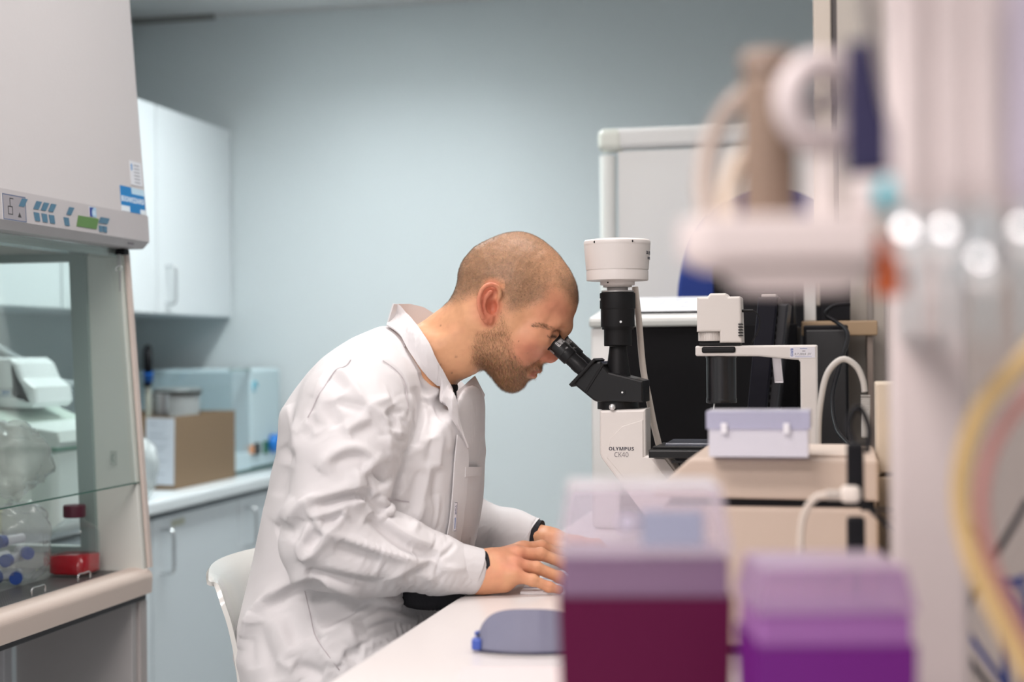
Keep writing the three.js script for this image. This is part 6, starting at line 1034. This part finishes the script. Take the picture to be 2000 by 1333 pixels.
{
  const SY = BT + 0.4205;
  const br = thing('brown_bottle', 'brown reagent bottle on the foreground shelf board', 'bottle', [-0.034, SY, -0.755]);
  part('glass', lathe([[0, 0], [0.011, 0], [0.0140, 0.003], [0.0140, 0.074], [0.0135, 0.076], [0.0130, 0.077], [0.0130, 0.08], [0, 0.081]]), mat(col(0.22, 0.155, 0.115), 0.3), br); part('cap', lathe([[0, 0.079], [0.0138, 0.079], [0.0138, 0.09], [0, 0.091]]), mat(col(0.25, 0.18, 0.14), 0.5), br);
  const hose = mat(col(0.36, 0.29, 0.25), 0.5), hose2 = mat(col(0.52, 0.42, 0.33), 0.4);
  single('rubber_hose', 'brown-grey rubber hose arching over the foreground shelf board', 'hose', tube([[-0.067, SY + 0.0056, -0.775], [-0.070, SY + 0.03, -0.79], [-0.066, SY + 0.055, -0.80], [-0.054, SY + 0.074, -0.80], [-0.040, SY + 0.082, -0.80]], 0.0052, 50, 12), hose);
  single('silicone_hose', 'pale silicone hose inside the arch of the rubber hose', 'hose', tube([[-0.056, SY + 0.0056, -0.775], [-0.058, SY + 0.025, -0.79], [-0.052, SY + 0.042, -0.80], [-0.040, SY + 0.052, -0.80]], 0.0048, 50, 12), hose2);
  const ro = thing('tape_roll', 'white roll of tape standing behind the shelf bottles', 'tape roll', [-0.0065, SY, -0.735]);
  part('holder', rbox(0.014, 0.034, 0.016, 0.003, 0.0, 0.017, 0), mat(col(0.66, 0.60, 0.58), 0.5), ro);
  part('roll', rotated(new THREE.TorusGeometry(0.0185, 0.008, 16, 48), 0, 0.5, 0), mat(col(0.56, 0.50, 0.50), 0.5), ro, [0.0, 0.0605, 0.0]); part('hub', rotated(cyl(0.0045, 0.0045, 0.016, 0, -0.008, 0, 20), Math.PI / 2, 0.5, 0), mat(col(0.25, 0.22, 0.24), 0.5), ro, [0, 0.0605, 0]);
  const nb = thing('navy_bottle', 'squeeze bottle with a navy blue wedge label and turquoise tip', 'bottle', [0.0165, SY, -0.70]);
  part('body', rbox(0.024, 0.02, 0.016, 0.005, 0, 0.010, 0), mat(col(0.6, 0.53, 0.52), 0.45), nb);
  part('navy_label', extrude([[-0.013, 0.0205], [0.0145, 0.0205], [0.004, 0.052], [-0.001, 0.082], [-0.012, 0.082], [-0.013, 0.05]], 0.014, 0.002), mat(col(0.008, 0.006, 0.05), 0.7), nb);
  part('turquoise_tip', new THREE.SphereGeometry(0.009, 20, 14).translate(0.0085, 0.0095, 0.010), mat(col(0.01, 0.30, 0.37), 0.5), nb);
  const ws = thing('carboy', 'big rounded white bottle hanging in the upper right foreground', 'bottle', [0.083, 1.262, -0.71]);
  part('body', lathe([[0, 0], [0.014, 0.001], [0.03, 0.009], [0.045, 0.025], [0.055, 0.048], [0.06, 0.08], [0.06, 0.16], [0.05, 0.18], [0.02, 0.19], [0.0, 0.19]], 48), mat(col(0.56, 0.49, 0.485), 0.45), ws);
  part('hanger', [rod([0, 0.1, -0.055], [0, 0.1, -0.415], 0.006)], M.steel, ws);
  single('orange_cap', 'small orange plastic cap under the foreground shelf', 'cap', lathe([[0, 0], [0.0085, 0], [0.009, 0.002], [0.0085, 0.028], [0.007, 0.03], [0, 0.03]]), mat(col(0.62, 0.13, 0.035), 0.45), [0.0255, 1.226, -0.75]);
  // pipettes on a rail
  const rail = thing('pipette_rail', 'grey rail carrying hanging pipettes at the right edge', 'rail', [0.06, 1.365, -0.60]);
  part('bar', rbox(0.105, 0.012, 0.012, 0.002), mat(col(0.5, 0.46, 0.45), 0.5), rail); part('stay', rod([-0.05, 0, 0], [-0.026, 0, -0.519], 0.004), M.steel, rail);
  [[0.029, 'leftmost hanging pipette with an added chrome ball that catches a highlight below the carboy'], [0.044, 'second hanging pipette from the left below the carboy'], [0.0575, 'third hanging pipette from the left below the carboy'], [0.074, 'rightmost hanging pipette at the picture edge']].forEach(([x, label], i) => {
    const p = thing('pipette', label, 'pipette', [x, 1.172, -0.615], 0, 'hanging pipettes');
    part('handle', lathe([[0, 0.085], [0.006, 0.085], [0.0075, 0.10], [0.0075, 0.17], [0.0085, 0.18], [0.0085, 0.19], [0, 0.2]], 24), mat(i === 3 ? col(0.42, 0.38, 0.46) : col(0.56, 0.49, 0.485), 0.4), p);
    part('shaft', lathe([[0, 0.03], [0.002, 0.03], [0.003, 0.05], [0.0048, 0.07], [0.0048, 0.086]], 24), M.chrome, p); part('glint_ball', new THREE.SphereGeometry(0.0088, 32, 20).translate(0, 0.072 - (i === 2 ? 0.012 : 0), 0), M.chrome, p);  // chrome ball added to each pipette to give a bright blurred highlight
  });
  single('yellow_tubing', 'loop of yellow tubing hanging at the right edge', 'tubing', tube([[0.125, 1.225, -0.85], [0.10, 1.195, -0.84], [0.075, 1.165, -0.836], [0.064, 1.125, -0.834], [0.068, 1.09, -0.836], [0.080, 1.06, -0.838], [0.10, 1.02, -0.843], [0.13, 0.97, -0.85], [0.15, 0.90, -0.85], [0.16, BT + 0.0055, -0.83]], 0.0052, 90, 12), mat(col(0.58, 0.40, 0.17), 0.4));
  single('pink_tubing', 'thin pink tubing running inside the yellow loop', 'tubing', tube([[0.14, 1.20, -0.87], [0.11, 1.18, -0.86], [0.086, 1.15, -0.856], [0.077, 1.12, -0.854], [0.08, 1.085, -0.856], [0.094, 1.05, -0.858], [0.115, 1.01, -0.863], [0.15, 0.95, -0.87], [0.175, BT + 0.004, -0.87]], 0.0038, 90, 12), mat(col(0.52, 0.24, 0.22), 0.4));
  const bw = thing('wire_bundle', 'bundle of blue and black wires on the bench behind the white post', 'wires', [0.14, BT, -1.22]);
  for (let k = 0; k < 9; k++) { const a = k * 0.9; part('wire', tube([[0.02 * Math.cos(a), 0.0035, 0.02 * Math.sin(a)], [0.012 * Math.cos(a + 1), 0.06, 0.012 * Math.sin(a + 1)], [-0.02 + 0.03 * Math.cos(a), 0.13 + 0.02 * (k % 3), 0.02 * Math.sin(a)], [-0.03 + 0.05 * Math.cos(a * 2), 0.18 + 0.02 * (k % 4), 0.02]], 0.0028, 30, 6), mat(k % 3 ? col(0.03, 0.06, 0.28) : col(0.02, 0.02, 0.03), 0.5), bw); }
}
renderer.render(scene, camera);
